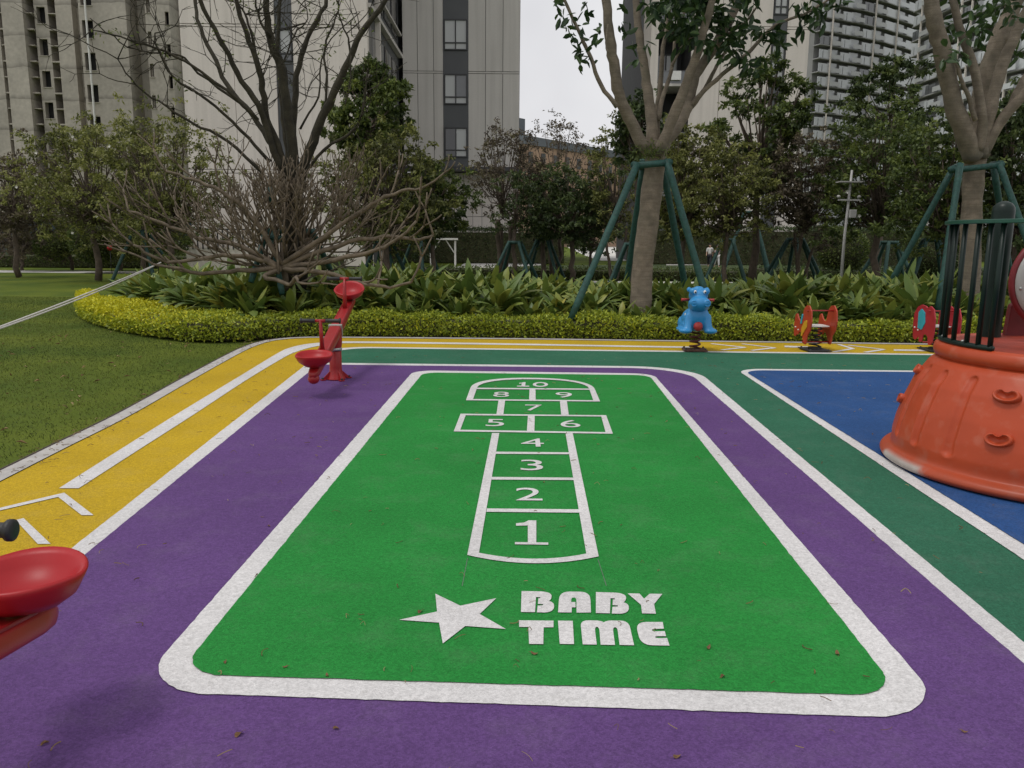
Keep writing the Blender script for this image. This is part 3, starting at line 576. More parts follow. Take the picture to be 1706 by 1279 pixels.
# ------------------------------------------------------------------ panel spring riders
def panel_rider(name, label, loc, rz, outline, m, deco, sep=.35):
    t = thing(name, label, 'spring rider', loc, rz, None)
    P = np.array(outline)
    def roundpoly(P):
        return rounded([tuple(p) for p in P], .035, 4)
    Q = roundpoly(P)
    for s in (-1, 1):
        pl_ = MB(); pl_.prism(np.c_[Q[:, 0], np.full(len(Q), s*sep/2-.009), Q[:, 1]], (0, .018, 0)); me = pl_.mesh('side_panel')
        o = link('side_panel', me, m, t, bevel=.003)
        for (kind, mm, pts) in deco:
            d = MB(); D_ = rounded(pts, .02, 4); yy = s*(sep/2+.0095) if s > 0 else s*(sep/2+.0095)-.010
            d.prism(np.c_[D_[:, 0], np.full(len(D_), yy), D_[:, 1]], (0, .010, 0)); link(kind, d.mesh(kind), mm, o, bevel=.002)
        for (bx, bz) in ((P[:, 0].min()+.07, .42), (P[:, 0].min()+.17, .38)):
            c_ = MB(); c_.ell((bx, s*(sep/2+.012), bz), (.017, .012, .017), 10); part('bolt_cap', c_, M['whitep'], o, True)
    for (bx, bz) in ((.13, .80), (.05, .17)):
        b = MB(); b.tube([(bx, -sep/2-.03, bz), (bx, sep/2+.03, bz)], .014, 10); part('cross_bar', b, M['redpaint'], t, True)
    st_ = MB(); st_.prism(np.c_[rounded([(-.17, -.15), (.12, -.15), (.12, .15), (-.17, .15)], .04, 4), np.full(len(rounded([(-.17, -.15), (.12, -.15), (.12, .15), (-.17, .15)], .04, 4)), .475)], (0, 0, .02)); part('seat', st_, M['whitep'], t, bevel=.004)
    s2 = MB(); s2.tube(helix(.075, .05, .46, 4.5), .014, 8, c if False else True); part('spring', s2, M['bspring'], t, True)
    fl = MB(); fl.lathe([(0, .06), (.09, .06), (.09, .03), (0, .03)], 16); part('spring_clamp', fl, M['dplate'], t)
    baseplate(t, M['dplate'], .20); t.scale = (1, 1, .70); return t
sq = [(-.31, .24), (-.33, .46), (-.30, .66), (-.25, .71), (-.20, .63), (-.16, .58), (-.09, .55), (-.06, .66), (-.02, .82), (.05, .89), (.14, .90), (.22, .80), (.25, .60), (.22, .42), (.13, .30), (.12, .20), (.10, .12), (.03, .13), (-.01, .24), (-.06, .33), (-.13, .36), (-.17, .27), (-.22, .30), (-.26, .23)]
r3 = gp(1357, 584)
panel_rider('squirrel_spring_rider', 'orange red animal panel spring rider with yellow and teal wing, right of the hippo', (r3[0], r3[1], .01), R(-87), sq, M['orange'],
    [('ear_inlay', M['cyan'], [(-.10, .50), (-.05, .52), (-.02, .70), (-.06, .72)]), ('wing_inlay', M['gold'], [(-.05, .22), (.04, .36), (.13, .48), (.12, .62), (.04, .58), (-.04, .44)])])
el = [(-.30, .22), (-.33, .45), (-.32, .70), (-.24, .84), (-.12, .90), (0, .88), (.04, .84), (.12, .90), (.22, .84), (.28, .66), (.28, .40), (.25, .20), (.20, .13), (.14, .14), (.12, .28), (.05, .33), (-.02, .30), (-.04, .15), (-.12, .15), (-.14, .28), (-.19, .20), (-.25, .16)]
r4 = gp(1551, 585)
panel_rider('elephant_spring_rider', 'crimson animal panel spring rider with a big cyan ear, partly behind the green railing', (r4[0]+.08, r4[1]+.05, .01), R(-91), el, M['crimson'],
    [('ear_inlay', M['cyan'], [(-.17, .42), (-.05, .40), (.03, .55), (0, .75), (-.10, .82), (-.18, .74)])])
# ------------------------------------------------------------------ play structure
PC = np.array([3.6, 5.2, .018])
ps = thing('play_tower', 'orange red pot shaped climbing base with green railing on its deck', 'play structure', PC)
def wornmat():
    m = mat('orange_plastic', (.43, .060, .018), .42, .10, 2.2, .05, 30, spec=.35); t = m.node_tree; L = t.links; b = [n for n in t.nodes if n.type == 'BSDF_PRINCIPLED'][0]
    src = b.inputs['Base Color'].links[0].from_socket; tc = [n for n in t.nodes if n.type == 'TEX_COORD'][0]
    n1 = t.nodes.new('ShaderNodeTexNoise'); n1.inputs['Scale'].default_value = 9; n1.inputs['Detail'].default_value = 8; L.new(tc.outputs['Object'], n1.inputs['Vector'])
    r = t.nodes.new('ShaderNodeMapRange'); r.inputs[1].default_value = .54; r.inputs[2].default_value = .72; r.inputs[3].default_value = 0; r.inputs[4].default_value = .22; L.new(n1.outputs['Fac'], r.inputs[0])
    mx = t.nodes.new('ShaderNodeMixRGB'); mx.inputs[2].default_value = (.50, .25, .18, 1); L.new(src, mx.inputs[1]); L.new(r.outputs[0], mx.inputs[0])
    # worn pale patch on the foot lip, at one bearing
    sx = t.nodes.new('ShaderNodeSeparateXYZ'); L.new(tc.outputs['Object'], sx.inputs[0])
    at_ = t.nodes.new('ShaderNodeMath'); at_.operation = 'ARCTAN2'; L.new(sx.outputs['Y'], at_.inputs[0]); ng = t.nodes.new('ShaderNodeMath'); ng.operation = 'MULTIPLY'; ng.inputs[1].default_value = -1; L.new(sx.outputs['X'], ng.inputs[0]); L.new(ng.outputs[0], at_.inputs[1])
    def band(src, lo, hi, ed):
        a = t.nodes.new('ShaderNodeMapRange'); a.interpolation_type = 'SMOOTHSTEP'; a.inputs[1].default_value = lo; a.inputs[2].default_value = lo+ed; L.new(src, a.inputs[0])
        c_ = t.nodes.new('ShaderNodeMapRange'); c_.interpolation_type = 'SMOOTHSTEP'; c_.inputs[1].default_value = hi; c_.inputs[2].default_value = hi-ed; L.new(src, c_.inputs[0])
        q = t.nodes.new('ShaderNodeMath'); q.operation = 'MULTIPLY'; L.new(a.outputs[0], q.inputs[0]); L.new(c_.outputs[0], q.inputs[1]); return q.outputs[0]
    w1 = t.nodes.new('ShaderNodeMath'); w1.operation = 'MULTIPLY_ADD'; L.new(n1.outputs['Fac'], w1.inputs[0]); w1.inputs[1].default_value = .35; L.new(at_.outputs[0], w1.inputs[2])
    f1 = band(w1.outputs[0], -.20, .45, .16); f2 = band(sx.outputs['Z'], -.05, .078, .03)
    q = t.nodes.new('ShaderNodeMath'); q.operation = 'MULTIPLY'; L.new(f1, q.inputs[0]); L.new(f2, q.inputs[1])
    mx2 = t.nodes.new('ShaderNodeMixRGB'); mx2.inputs[2].default_value = (.50, .46, .42, 1); L.new(mx.outputs[0], mx2.inputs[1]); L.new(q.outputs[0], mx2.inputs[0]); L.new(mx2.outputs[0], b.inputs['Base Color'])
    # dirt gathered where the pot meets the floor
    g1 = t.nodes.new('ShaderNodeMath'); g1.operation = 'MULTIPLY_ADD'; L.new(n1.outputs['Fac'], g1.inputs[0]); g1.inputs[1].default_value = -.22; L.new(sx.outputs['Z'], g1.inputs[2])
    g2 = t.nodes.new('ShaderNodeMapRange'); g2.inputs[1].default_value = .07; g2.inputs[2].default_value = -.10; g2.inputs[3].default_value = 0; g2.inputs[4].default_value = .35; L.new(g1.outputs[0], g2.inputs[0])
    m3 = t.nodes.new('ShaderNodeMixRGB'); m3.inputs[2].default_value = (.12, .05, .03, 1); L.new(mx2.outputs[0], m3.inputs[1]); L.new(g2.outputs[0], m3.inputs[0]); L.new(m3.outputs[0], b.inputs['Base Color'])
    return m
M['pot'] = wornmat()
prof = [(.975, .0), (1.012, .01), (1.025, .035), (1.012, .06), (.98, .075), (.955, .085), (.95, .11), (.952, .17), (.935, .27), (.90, .40), (.84, .56), (.76, .685), (.70, .735), (.685, .745)]
pz = np.array([p[1] for p in prof]); prr = np.array([p[0] for p in prof])
zz = np.concatenate([np.linspace(0, .1, 16), np.linspace(.11, .65, 46)]); tt = np.linspace(0, 1, len(prof))
# resample the profile finely by arc length
d_ = np.r_[0, np.cumsum(np.hypot(np.diff(prr), np.diff(pz)))]; u_ = np.linspace(0, d_[-1], 110)
rr_, zz_ = np.interp(u_, d_, prr), np.interp(u_, d_, pz)
for _ in range(2): rr_[1:-1] = .25*rr_[:-2]+.5*rr_[1:-1]+.25*rr_[2:]; zz_[1:-1] = .25*zz_[:-2]+.5*zz_[1:-1]+.25*zz_[2:]
NA = 420; an = np.arange(NA)*2*np.pi/NA
RRg = np.repeat(rr_[:, None], NA, 1)
# moulded flutes : grooves with rounded ends
flutes = [R(-157.5), R(-175), R(-191), R(-90), R(-70), R(-50), R(0), R(20), R(40), R(90), R(110)]
for k, fa in enumerate(flutes):
    da = (an-fa+np.pi) % (2*np.pi)-np.pi; wv = da*.93
    z0, z1 = .20, .63
    for i, (r_, z_) in enumerate(zip(rr_, zz_)):
        if z_ < .12: continue
        hw = .038
        # distance to the groove's centre segment
        dz = max(z0-z_, 0, z_-z1); d = np.hypot(wv, dz); g = np.clip(1-(d/hw)**2, 0, 1)**.8
        e = np.exp(-((d-hw*1.15)/(hw*.35))**2)
        RRg[i] += -.020*g+.003*e
V = np.stack([RRg*np.cos(an), RRg*np.sin(an), np.repeat(zz_[:, None], NA, 1)], -1).reshape(-1, 3)
mb = MB(); mb.add(V, [(i*NA+j, i*NA+(j+1) % NA, (i+1)*NA+(j+1) % NA, (i+1)*NA+j) for i in range(len(rr_)-1) for j in range(NA)])
part('pot_base', mb, M['pot'], ps, True)
rim = MB(); a = np.linspace(0, 2*np.pi, 65); rp = [(.66, .70), (.70, .715), (.735, .735), (.745, .77), (.735, .805), (.71, .825), (.68, .825), (.65, .815)]; rim.lathe(rp, 96); part('top_rim', rim, M['pot'], ps, True)
# deck of narrow boards with grooves
dk = MB()
for k in range(17):
    y = -.64+k*.08; hx = math.sqrt(max(.67**2-y*y, 0.01)); dk.box((0, y, .805-.0005*(k % 2)), (2*hx, .073, .03))
part('deck', dk, M['orangedeck'] if 'orangedeck' in M else mat('orange_deck', (.32, .042, .02), .5, .12, 6), ps, bevel=.004)
# moulded climbing holds
def hold(ang, z, s=1., tw=0.):
    r_ = np.interp(z, zz_, rr_); h = MB(); n = 22; V = []
    for rad, hgt in ((1., 0), (1.0, .028), (.93, .045), (.80, .048), (.66, .030), (.45, .016), (0.01, .014)):
        for k in range(n):
            th = 2*np.pi*k/n; x = .080*np.cos(th); y = .046*np.sin(th)-(.032*np.exp(-(x/.028)**2) if np.sin(th) > 0 else 0)
            xx, yy = x*rad*s, y*rad*s+(.0 if rad > .5 else -.004); V.append((xx*math.cos(tw)-yy*math.sin(tw), xx*math.sin(tw)+yy*math.cos(tw), hgt*s))
    V = np.array(V); ca_, sa_ = math.cos(ang), math.sin(ang)
    sl_ = (np.interp(z+.03, zz_, rr_)-np.interp(z-.03, zz_, rr_))/.06; upv = nrm(np.array([ca_*sl_, sa_*sl_, 1.])); tan = np.array([-sa_, ca_, 0]); nr_ = np.cross(tan, upv); nr_ = nrm(nr_)
    cen = np.array([ca_*(r_-.012), sa_*(r_-.012), z]); W = cen+V[:, :1]*tan+V[:, 1:2]*upv+V[:, 2:3]*nr_
    h.add(W, [(i*n+j, i*n+(j+1) % n, (i+1)*n+(j+1) % n, (i+1)*n+j) for i in range(6) for j in range(n)]); part('climbing_hold', h, M['pot'], ps, True)
for a_, z_, s_, t_ in ((R(-141), .575, 1.0, 0), (R(-140), .33, 1.0, .1), (R(-203), .60, .85, 0), (R(-204), .39, .85, .2), (R(-110), .45, 1., 0), (R(60), .5, 1., 0), (R(75), .3, 1, 0)): hold(a_, z_, s_, t_)
# railing: lower strip, upper ring, posts
def arc(r, z, a0, a1, n=24): a = np.linspace(a0, a1, n); return np.c_[r*np.cos(a), r*np.sin(a), np.full(n, z)]
A0, A1 = R(-215), R(-154)
def flat_arc(r0, r1, z0, z1, a0, a1, n=40):
    mb = MB(); a = np.linspace(a0, a1, n); V = []
    for r, z in ((r0, z0), (r1, z0), (r1, z1), (r0, z1)): V.append(np.c_[r*np.cos(a), r*np.sin(a), np.full(n, z)])
    return mb.add(np.concatenate(V), [(q*n+i, q*n+i+1, ((q+1) % 4)*n+i+1, ((q+1) % 4)*n+i) for q in range(4) for i in range(n-1)]+[(0, n, 2*n, 3*n), (n-1, 4*n-1, 3*n-1, 2*n-1)])
bt = MB(); bt.tube(arc(.705, .84, A0, A1), .018, 10); bt_ = part('bottom_rail', bt, M['greenmetal'], ps, True)
tr = flat_arc(.66, .75, 1.60, 1.625, R(-222), R(40), 90); part('top_rail', tr, M['ringgreen'], ps, bevel=.004)
for a_ in (A0+.05, R(-203), R(-192), R(-181), R(-170), R(-162.5), A1-.03):
    p = MB(); p.tube([(.705*math.cos(a_), .705*math.sin(a_), .84), (.705*math.cos(a_), .705*math.sin(a_), 1.61)], .0165, 8); part('railing_post', p, M['greenmetal'], ps, True)
for a_ in (R(-196), R(-173)):
    p = MB(); p.ell((.705*math.cos(a_), .705*math.sin(a_), .86), (.012, .012, .008), 8); part('bolt', p, M['steel'], bt_, True)
for (x, y, z) in ((3.43, 5.72, 1.70),):
    p = MB(); p.lathe([(.072, .80), (.072, z), (.068, z+.03), (.05, z+.055), (.02, z+.07), (0, z+.072)], 24, c=(x-PC[0], y-PC[1], 0)); part('main_post', p, M['greenmetal'], ps, True)
# moulded dark red side wall of the slide and the round grey window panel
sw = MB(); prs = rounded([(0, 0), (.62, 0), (.62, .30), (.16, .33), (.02, .32)], [0, 0, .05, .04, .03], 6); o3 = at(1672, 578, 5.8)-PC
sw.prism(np.c_[prs[:, 0]+o3[0], np.full(len(prs), o3[1]), prs[:, 1]+o3[2]], (.0, .05, 0)); sl_ = part('slide_wall', sw, M['darkred'], ps, bevel=.01)
rb2 = MB(); rb2.tube([(o3[0]+.16, o3[1]-.01, o3[2]+.31), (o3[0]+.2, o3[1]-.015, o3[2]+.2), (o3[0]+.3, o3[1]-.015, o3[2]+.08), (o3[0]+.45, o3[1]-.01, o3[2]+.03)], .014, 8); part('moulded_rib', rb2, M['darkred'], sl_, True)
dc = MB(); dv = []; rpr = [(.285, 0), (.30, -.01), (.30, -.03), (.27, -.04), (.15, -.07), (0, -.08)]
for r_, y_ in rpr:
    for k in range(48): th_ = 2*np.pi*k/48; dv.append((r_*math.cos(th_), y_, r_*math.sin(th_)))
cx_ = at(1763, 467, 5.4)-PC
dc.add(np.array(dv)+cx_, [(i*48+j, i*48+(j+1) % 48, (i+1)*48+(j+1) % 48, (i+1)*48+j) for i in range(5) for j in range(48)]); wp = part('round_panel', dc, M['greyp'], ps, True)
fr_ = MB(); a = np.linspace(0, 2*np.pi, 49); fr_.tube(np.c_[.31*np.cos(a), np.zeros(49), .31*np.sin(a)]+cx_, .022, 10, False); part('panel_frame', fr_, M['darkred'], wp, True)
for k in range(8):
    th_ = k*np.pi/4+.2; bb = MB(); bb.ell(cx_+np.array([.275*math.cos(th_), -.04, .275*math.sin(th_)]), (.011, .008, .011), 8); part('bolt', bb, M['steel'], wp, True)
# ------------------------------------------------------------------ vegetation materials (real leaf albedos)
M['hedge'] = leafmat('hedge_leaf', [(.06, .08, .014), (.19, .25, .028), (.38, .44, .04), (.66, .62, .03)], .5, .2)
M['hedgecore'] = mat('hedge_twigs', (.045, .045, .018), .95, .4, 10)
M['broad'] = leafmat('broad_leaf', [(.042, .072, .018), (.105, .165, .036), (.20, .25, .05), (.38, .34, .06)], .42, .2)
M['bigleaf'] = leafmat('big_tree_leaf', [(.014, .034, .014), (.035, .07, .024), (.07, .12, .035)], .4, .25)
M['olive'] = leafmat('olive_leaf', [(.065, .072, .026), (.16, .175, .05), (.27, .28, .07), (.36, .35, .16)], .55, .33)
M['deep'] = leafmat('deep_green_leaf', [(.032, .050, .020), (.080, .115, .038), (.16, .20, .06)], .5, .33)
M['mid'] = leafmat('mid_green_leaf', [(.040, .062, .020), (.11, .15, .036), (.22, .26, .055)], .5, .33)
M['brownleaf'] = leafmat('brownish_leaf', [(.07, .056, .04), (.15, .12, .08), (.22, .21, .09)], .6, .25)
M['dryleaf'] = leafmat('dry_leaf', [(.10, .055, .025), (.22, .14, .06), (.38, .30, .16)], .8, .2)
M['petal'] = mat('white_petal', (.72, .70, .64), .6, .05)
M['grassb'] = leafmat('grass_blade', [(.035, .055, .010), (.08, .105, .016), (.15, .15, .03)], .7, .3)
def leafpart(name, V, Q, tint, m, parent=None, org=(0, 0, 0)):
    me = fastmesh(name, V-np.array(org, float), Q, tint); return link(name, me, m, parent)
def root_at(name, label, cat, p, group=None): return thing(name, label, cat, tuple(p), 0, group)
# ------------------------------------------------------------------ planting bed: soil mound, low hedge, broad leaf plants
hf = np.array(G([(131, 512), (136, 525), (160, 538), (205, 550), (270, 561), (340, 567), (400, 566), (435, 562.5), (480, 559.5), (563, 558.5), (860, 561.5), (1060, 564.5), (1336, 568), (1530, 571), (1760, 574)]))
hf = np.concatenate([smoothline(hf, 5), [hf[-1]+np.array([3., 0])]])
wid = np.interp(hf[:, 0], [-8.6, -7.5, -5.5, -3.5, -2.5, 12], [.4, 1.15, 1.25, .95, .65, .62])
Tn = np.gradient(hf, axis=0); Tn /= np.linalg.norm(Tn, axis=1)[:, None]; Nn = np.c_[-Tn[:, 1], Tn[:, 0]]
Nn[:, 1] = np.abs(Nn[:, 1]); Nn = nrm(Nn*.5+np.array([.12, .6]))
hbk = hf+Nn*wid[:, None]
def mound(x, y):
    d = y-np.interp(x, hf[:, 0], hf[:, 1]); return .32*np.clip(d/1.8, 0, 1)**1.2*np.clip((6.5-d)/2.5, 0, 1)*np.clip((x+9)/2.5, 0, 1)
nx, ny = 60, 24; gx = np.linspace(-9, 14, nx); V = []
for j in range(ny):
    yy = np.interp(gx, hf[:, 0], hf[:, 1])+.05+j*.30; V.append(np.c_[gx, yy, mound(gx, yy)-.005])
so_ = MB(); so_.add(np.concatenate(V), [(j*nx+i, j*nx+i+1, (j+1)*nx+i+1, (j+1)*nx+i) for j in range(ny-1) for i in range(nx-1)])
structure('soil_bed', so_, M['soil'])
# hedge
HH = .36
hroot = thing('low_hedge', 'low clipped hedge edging the planting bed, bright yellow at its left end', 'hedge', (0, 12.4, 0))
prof_h = [(0, 0), (-.03, .10), (-.01, .20), (.07, .265), (.25, .28), (.75, .285), (.93, .27), (1.0, .17), (1.0, 0)]
core = MB(); nh = len(hf); V = []
for f_, z in prof_h: V.append(np.c_[hf*(1-f_)+hbk*f_, np.full(nh, z*.93)])
core.add(np.concatenate(V), [(q*nh+i, q*nh+i+1, (q+1)*nh+i+1, (q+1)*nh+i) for q in range(len(prof_h)-1) for i in range(nh-1)]+[tuple(q*nh for q in range(len(prof_h)))])
part('hedge_twigs', core, M['hedgecore'], hroot, True, org=hroot.location)
def hedge_leaves(n):
    sl_ = np.r_[0, np.cumsum(np.linalg.norm(np.diff(hf, axis=0), axis=1))]; s_ = rng.uniform(0, sl_[-1], n)
    fx = np.interp(s_, sl_, hf[:, 0]); fy = np.interp(s_, sl_, hf[:, 1]); bx = np.interp(s_, sl_, hbk[:, 0]); by = np.interp(s_, sl_, hbk[:, 1])
    u = rng.uniform(0, 1, n); pf = np.array(prof_h); L_ = np.r_[0, np.cumsum([.13, .13, .12, .15, .40, .1, .05, .02])]; L_ = L_/L_[-1]
    f_ = np.interp(u, L_, pf[:, 0]); z = np.interp(u, L_, pf[:, 1])
    out_ = rng.normal(0, .022, n)
    x = fx*(1-f_)+bx*f_+rng.normal(0, .015, n); y = fy*(1-f_)+by*f_-np.where(f_ < .1, .012+np.abs(out_)*.6, 0); z = z+rng.normal(0, .018, n)+np.where(f_ > .05, .012, 0)
    z += .035*np.sin(s_*2.1+1.3*np.sin(s_*.9))*(z > .2)+.02*np.sin(s_*7.3)*(z > .2)
    P = np.c_[x, y, np.maximum(z, .01)]; D = randdir(n, .45); D[:, 1] -= .25*(f_ < .1)
    V, Q = leafquads(P, D, randdir(n, .8), rng.uniform(.034, .066, n), rng.uniform(.022, .040, n), .2)
    yel = np.clip((-3.6-x)/3.2, 0, 1); patch = .5+.5*np.sin(x*1.9+np.sin(y*5))
    t = np.clip(rng.normal(.50, .16, n)+.07*patch+.5*yel*np.clip((z-.08)/.16, .25, 1), 0, 1); return V, Q, t
V, Q, t = hedge_leaves(64000); leafpart('foliage', V, Q, t, M['hedge'], hroot, hroot.location)
# broad leaf plants
def broad_mesh(seed, n=24, hgt=.62, kind=0):
    r = np.random.default_rng(seed); Vs = []; Qs = []; Ts = []; o = 0; SEG = 7
    for k in range(n):
        az = k*2.4+r.uniform(-.4, .4); inner = k/n; L = r.uniform(.30, .50)*(hgt/.62); wd = r.uniform(.10, .155)*(.8 if kind else 1)
        el0 = R(r.uniform(62, 88) if inner > .55 else r.uniform(35, 66)); bend = R(r.uniform(50, 115) if inner < .6 else r.uniform(25, 85))
        pet = .42*L; p = np.array([r.uniform(-.05, .05), r.uniform(-.05, .05), 0.]); d2 = np.array([math.cos(az), math.sin(az)]); side = np.array([-d2[1], d2[0], 0]); tw = r.uniform(-.35, .35)
        tot = L+pet; T0 = r.uniform(.15, .75)+(.22 if r.random() < .12 else 0)
        for i in range(SEG+1):
            f = i/SEG; el = el0-bend*max(0, f-.15)**1.2; dr = np.array([d2[0]*math.cos(el), d2[1]*math.cos(el), math.sin(el)])
            if i: p = p+dr*tot/SEG
            ww = wd*(0.10 if f < .22 else math.sin(math.pi*min(1, (f-.18)/.82)**.95)**.62*1.0+.02)
            up = np.cross(side, dr); s2 = side*math.cos(tw)+up*math.sin(tw)
            Vs += [p-s2*ww*.5+up*ww*.16, p, p+s2*ww*.5+up*ww*.16]
            if i: b = o+(i-1)*3; Qs += [(b, b+1, b+4, b+3), (b+1, b+2, b+5, b+4)]; Ts += [T0+.05, T0]
        o += (SEG+1)*3
    me = fastmesh('leaves', np.array(Vs), np.array(Qs), np.clip(np.array(Ts), 0, 1)); me.polygons.foreach_set('use_smooth', [True]*len(me.polygons)); me.materials.append(M['broad']); return me
bm_var = [broad_mesh(s_, 42, .60+.04*(s_ % 3)) for s_ in range(7)]
GRP = 'broad leaved plants massed in the bed behind the hedge'
xs = np.arange(-7.2, 11.4, .44); cnt = 0
for j in range(6):
    for i, x0 in enumerate(xs):
        x = x0+rng.uniform(-.16, .16)+.25*(j % 2); 
        yb = np.interp(x, hbk[:, 0], hbk[:, 1]); y = yb+.02+j*.48+rng.uniform(-.14, .14)
        if x < -5.2 and j > 3: continue
        if x < -6.6 and j > 2: continue
        if abs(x-2.12) < .35 and abs(y-13.3) < .4: continue
        if abs(x-7.95) < .35 and abs(y-13.7) < .4: continue
        o = bpy.data.objects.new('broad_leaf_plant', bm_var[int(rng.integers(7))]); COL.objects.link(o)
        sc = rng.uniform(.78, 1.12)*(.85 if j == 0 else 1)*(.95 if -.2 < x < 4.5 else 1.18); o.location = (x, y, float(mound(x, y))-.02); o.scale = (sc*1.05, sc*1.05, sc); o.rotation_euler = (rng.uniform(-.12, .12), rng.uniform(-.12, .12), rng.uniform(0, 6.28))
        tag(o, 'broad glossy green leaved plant massed with others behind the low hedge', 'plant', GRP); cnt += 1
# ------------------------------------------------------------------ tree helpers
def limb(mb, path, D, w0, w1, n=10, wig=0., sub=4):
    """path in photo pixels with depths D (scalar or per point) -> smooth tapered tube; widths in px"""
    k = len(path); D = np.broadcast_to(np.asarray(D, float), k) if np.ndim(D) == 0 else np.interp(np.linspace(0, 1, k), np.linspace(0, 1, len(D)), D)
    P = np.array([at(x, y, d) for (x, y), d in zip(path, D)])
    Q = np.concatenate([[2*P[0]-P[1]], P, [2*P[-1]-P[-2]]]); o = []
    for i in range(1, len(Q)-2):
        for s_ in range(sub):
            t = s_/sub; o.append(.5*(2*Q[i]+(-Q[i-1]+Q[i+1])*t+(2*Q[i-1]-5*Q[i]+4*Q[i+1]-Q[i+2])*t*t+(-Q[i-1]+3*Q[i]-3*Q[i+1]+Q[i+2])*t**3))
    o.append(P[-1]); o = np.array(o)
    if wig: o[1:-1] += rng.normal(0, wig, (len(o)-2, 3))
    r = np.linspace(w0, w1, len(o))/2*np.mean(D)/F; r *= 1+rng.normal(0, .035, len(o)); mb.tube(o, r, n); return o
def cluster(P, L=.2, W=.075, n=8, droop=-.35, spread=.06):
    """rosettes of big leaves at points P"""
    P = np.repeat(np.asarray(P), n, 0); k = len(P); D = randdir(k, droop); P = P+rng.normal(0, spread, (k, 3))
    return leaffull(P, D, randdir(k, 1.2), rng.uniform(.7, 1.2, k)*L, rng.uniform(.8, 1.15, k)*W, .12)
# ---- central staked tree
ct_base = at(1069, 505, 13.3); ct = root_at('staked_tree', 'big grey barked tree held by green poles, in the bed left of the hippo', 'tree', (ct_base[0], 13.3, .25))
ORG = np.array(ct.location)
tk = MB(); limb(tk, [(1067, 540), (1068, 500), (1071, 440), (1080, 370), (1088, 300), (1093, 262), (1094, 238)], 13.3, 36, 32, 18)
P_ = np.concatenate(tk.v)
part('trunk', tk, M['bark'], ct, True, org=ORG)
lb = MB(); pts = []
for path, D, w0, w1 in [
    ([(1090, 262), (1068, 236), (1047, 194), (1031, 156), (1024, 116), (1016, 63), (1009, 0), (1000, -90), (985, -180)], [13.3, 12.9, 12.6], 21, 12),
    ([(1090, 250), (1087, 230), (1084, 189), (1079, 151), (1072, 101), (1063, 45), (1059, 0), (1050, -90)], [13.3, 13.5, 13.8], 20, 9),
    ([(1095, 255), (1104, 238), (1122, 192), (1145, 134), (1163, 83), (1175, 38), (1188, 0), (1205, -80)], [13.2, 12.8, 12.5], 20, 9),
    ([(1097, 258), (1112, 232), (1134, 200), (1146, 171), (1158, 126), (1185, 86), (1213, 38), (1231, 0), (1260, -70)], [13.4, 13.6, 14.0], 22, 11),
    ([(1095, 245), (1094, 200), (1100, 150), (1103, 90), (1112, 40), (1118, -20)], [13.6, 14.2], 11, 5), ([(1096, 200), (1105, 160), (1120, 110), (1125, 60), (1140, 20)], [13.5, 14.1], 8, 4)]:
    o = limb(lb, path, D, w0, w1, 12, .006); pts.append(o[len(o)//2:])
for path, D, w0, w1 in [([(1028, 178), (1001, 141), (984, 96), (961, 45), (941, 0), (925, -40)], [12.75, 12.3], 8, 4), ([(1150, 176), (1175, 149), (1213, 116), (1251, 83), (1278, 53), (1306, 36), (1350, 18), (1400, -15)], [13.5, 13.0], 8, 3),
    ([(1152, 178), (1175, 146), (1195, 108), (1213, 78), (1222, 50)], [13.6, 14.2], 8, 4), ([(1013, 88), (1009, 70), (1013, 40)], 12.5, 3, 2), ([(1206, 60), (1238, 40), (1262, 10)], [13.8, 13.4], 5, 3), ([(1120, 110), (1140, 70), (1160, 60)], 13.4, 4, 2)]:
    o = limb(lb, path, D, w0, w1, 8, .004); pts.append(o[len(o)//3:])
part('limbs', lb, M['bark'], ct, True, org=ORG)
cl = [(928, 8), (935, 28), (946, 44), (957, 62), (962, 88), (967, 103), (983, 97), (976, 6), (980, 26), (981, 62), (995, 48), (990, 72), (1038, 10), (1036, 42), (1045, 50), (1058, 72), (1057, 104), (1076, 74), (1075, 6), (1100, 18), (964, 78), (952, 30), (970, 46)]
Pc = [at(x+rng.normal(0, 2), y+rng.normal(0, 2), 12.3+rng.uniform(0, .5)) for x, y in cl]
Pr = [at(x, y, rng.uniform(12.4, 14.2)) for x, y in zip(rng.uniform(1085, 1262, 120), rng.uniform(-60, 78, 120)) if y < 75-abs(x-1200)*.25+rng.uniform(-15, 15)]
Pr += [at(x, y, rng.uniform(12.9, 13.3)) for x, y in [(1272, 58), (1280, 50), (1238, 104), (1250, 110), (1262, 108), (1244, 96), (1228, 80), (1212, 92), (1232, 70), (1345, 20), (1356, 28), (1365, 10), (1340, 40), (1375, 18), (1385, 6), (1398, 0), (1290, 62), (1300, 66), (1330, 10), (1350, 5), (1295, 45)]]
Pt = [at(x, y, rng.uniform(11.8, 14.8)) for x, y in zip(rng.uniform(880, 1420, 150), rng.uniform(-420, -60, 150))]
V1, Q1 = cluster(Pc, .17, .07, 5, -.4, .035); V2, Q2 = cluster(Pr+Pt, .20, .085, 8, -.55, .07)
V = np.concatenate([V1, V2]); Q = np.concatenate([Q1, Q2+len(V1)]); leafpart('crown', V, Q, rng.random(len(Q)), M['bigleaf'], ct, ORG)
# moss and small shoots at the fork
V, Q = leafquads(np.array([at(rng.normal(1088, 13), rng.normal(253, 9), 13.1+rng.uniform(-.15, .2)) for _ in range(420)]), randdir(420, .4), randdir(420), .07, .018, .1)
leafpart('moss_tufts', V, Q, rng.random(420), M['mid'], ct, ORG)['kind'] = 'stuff'
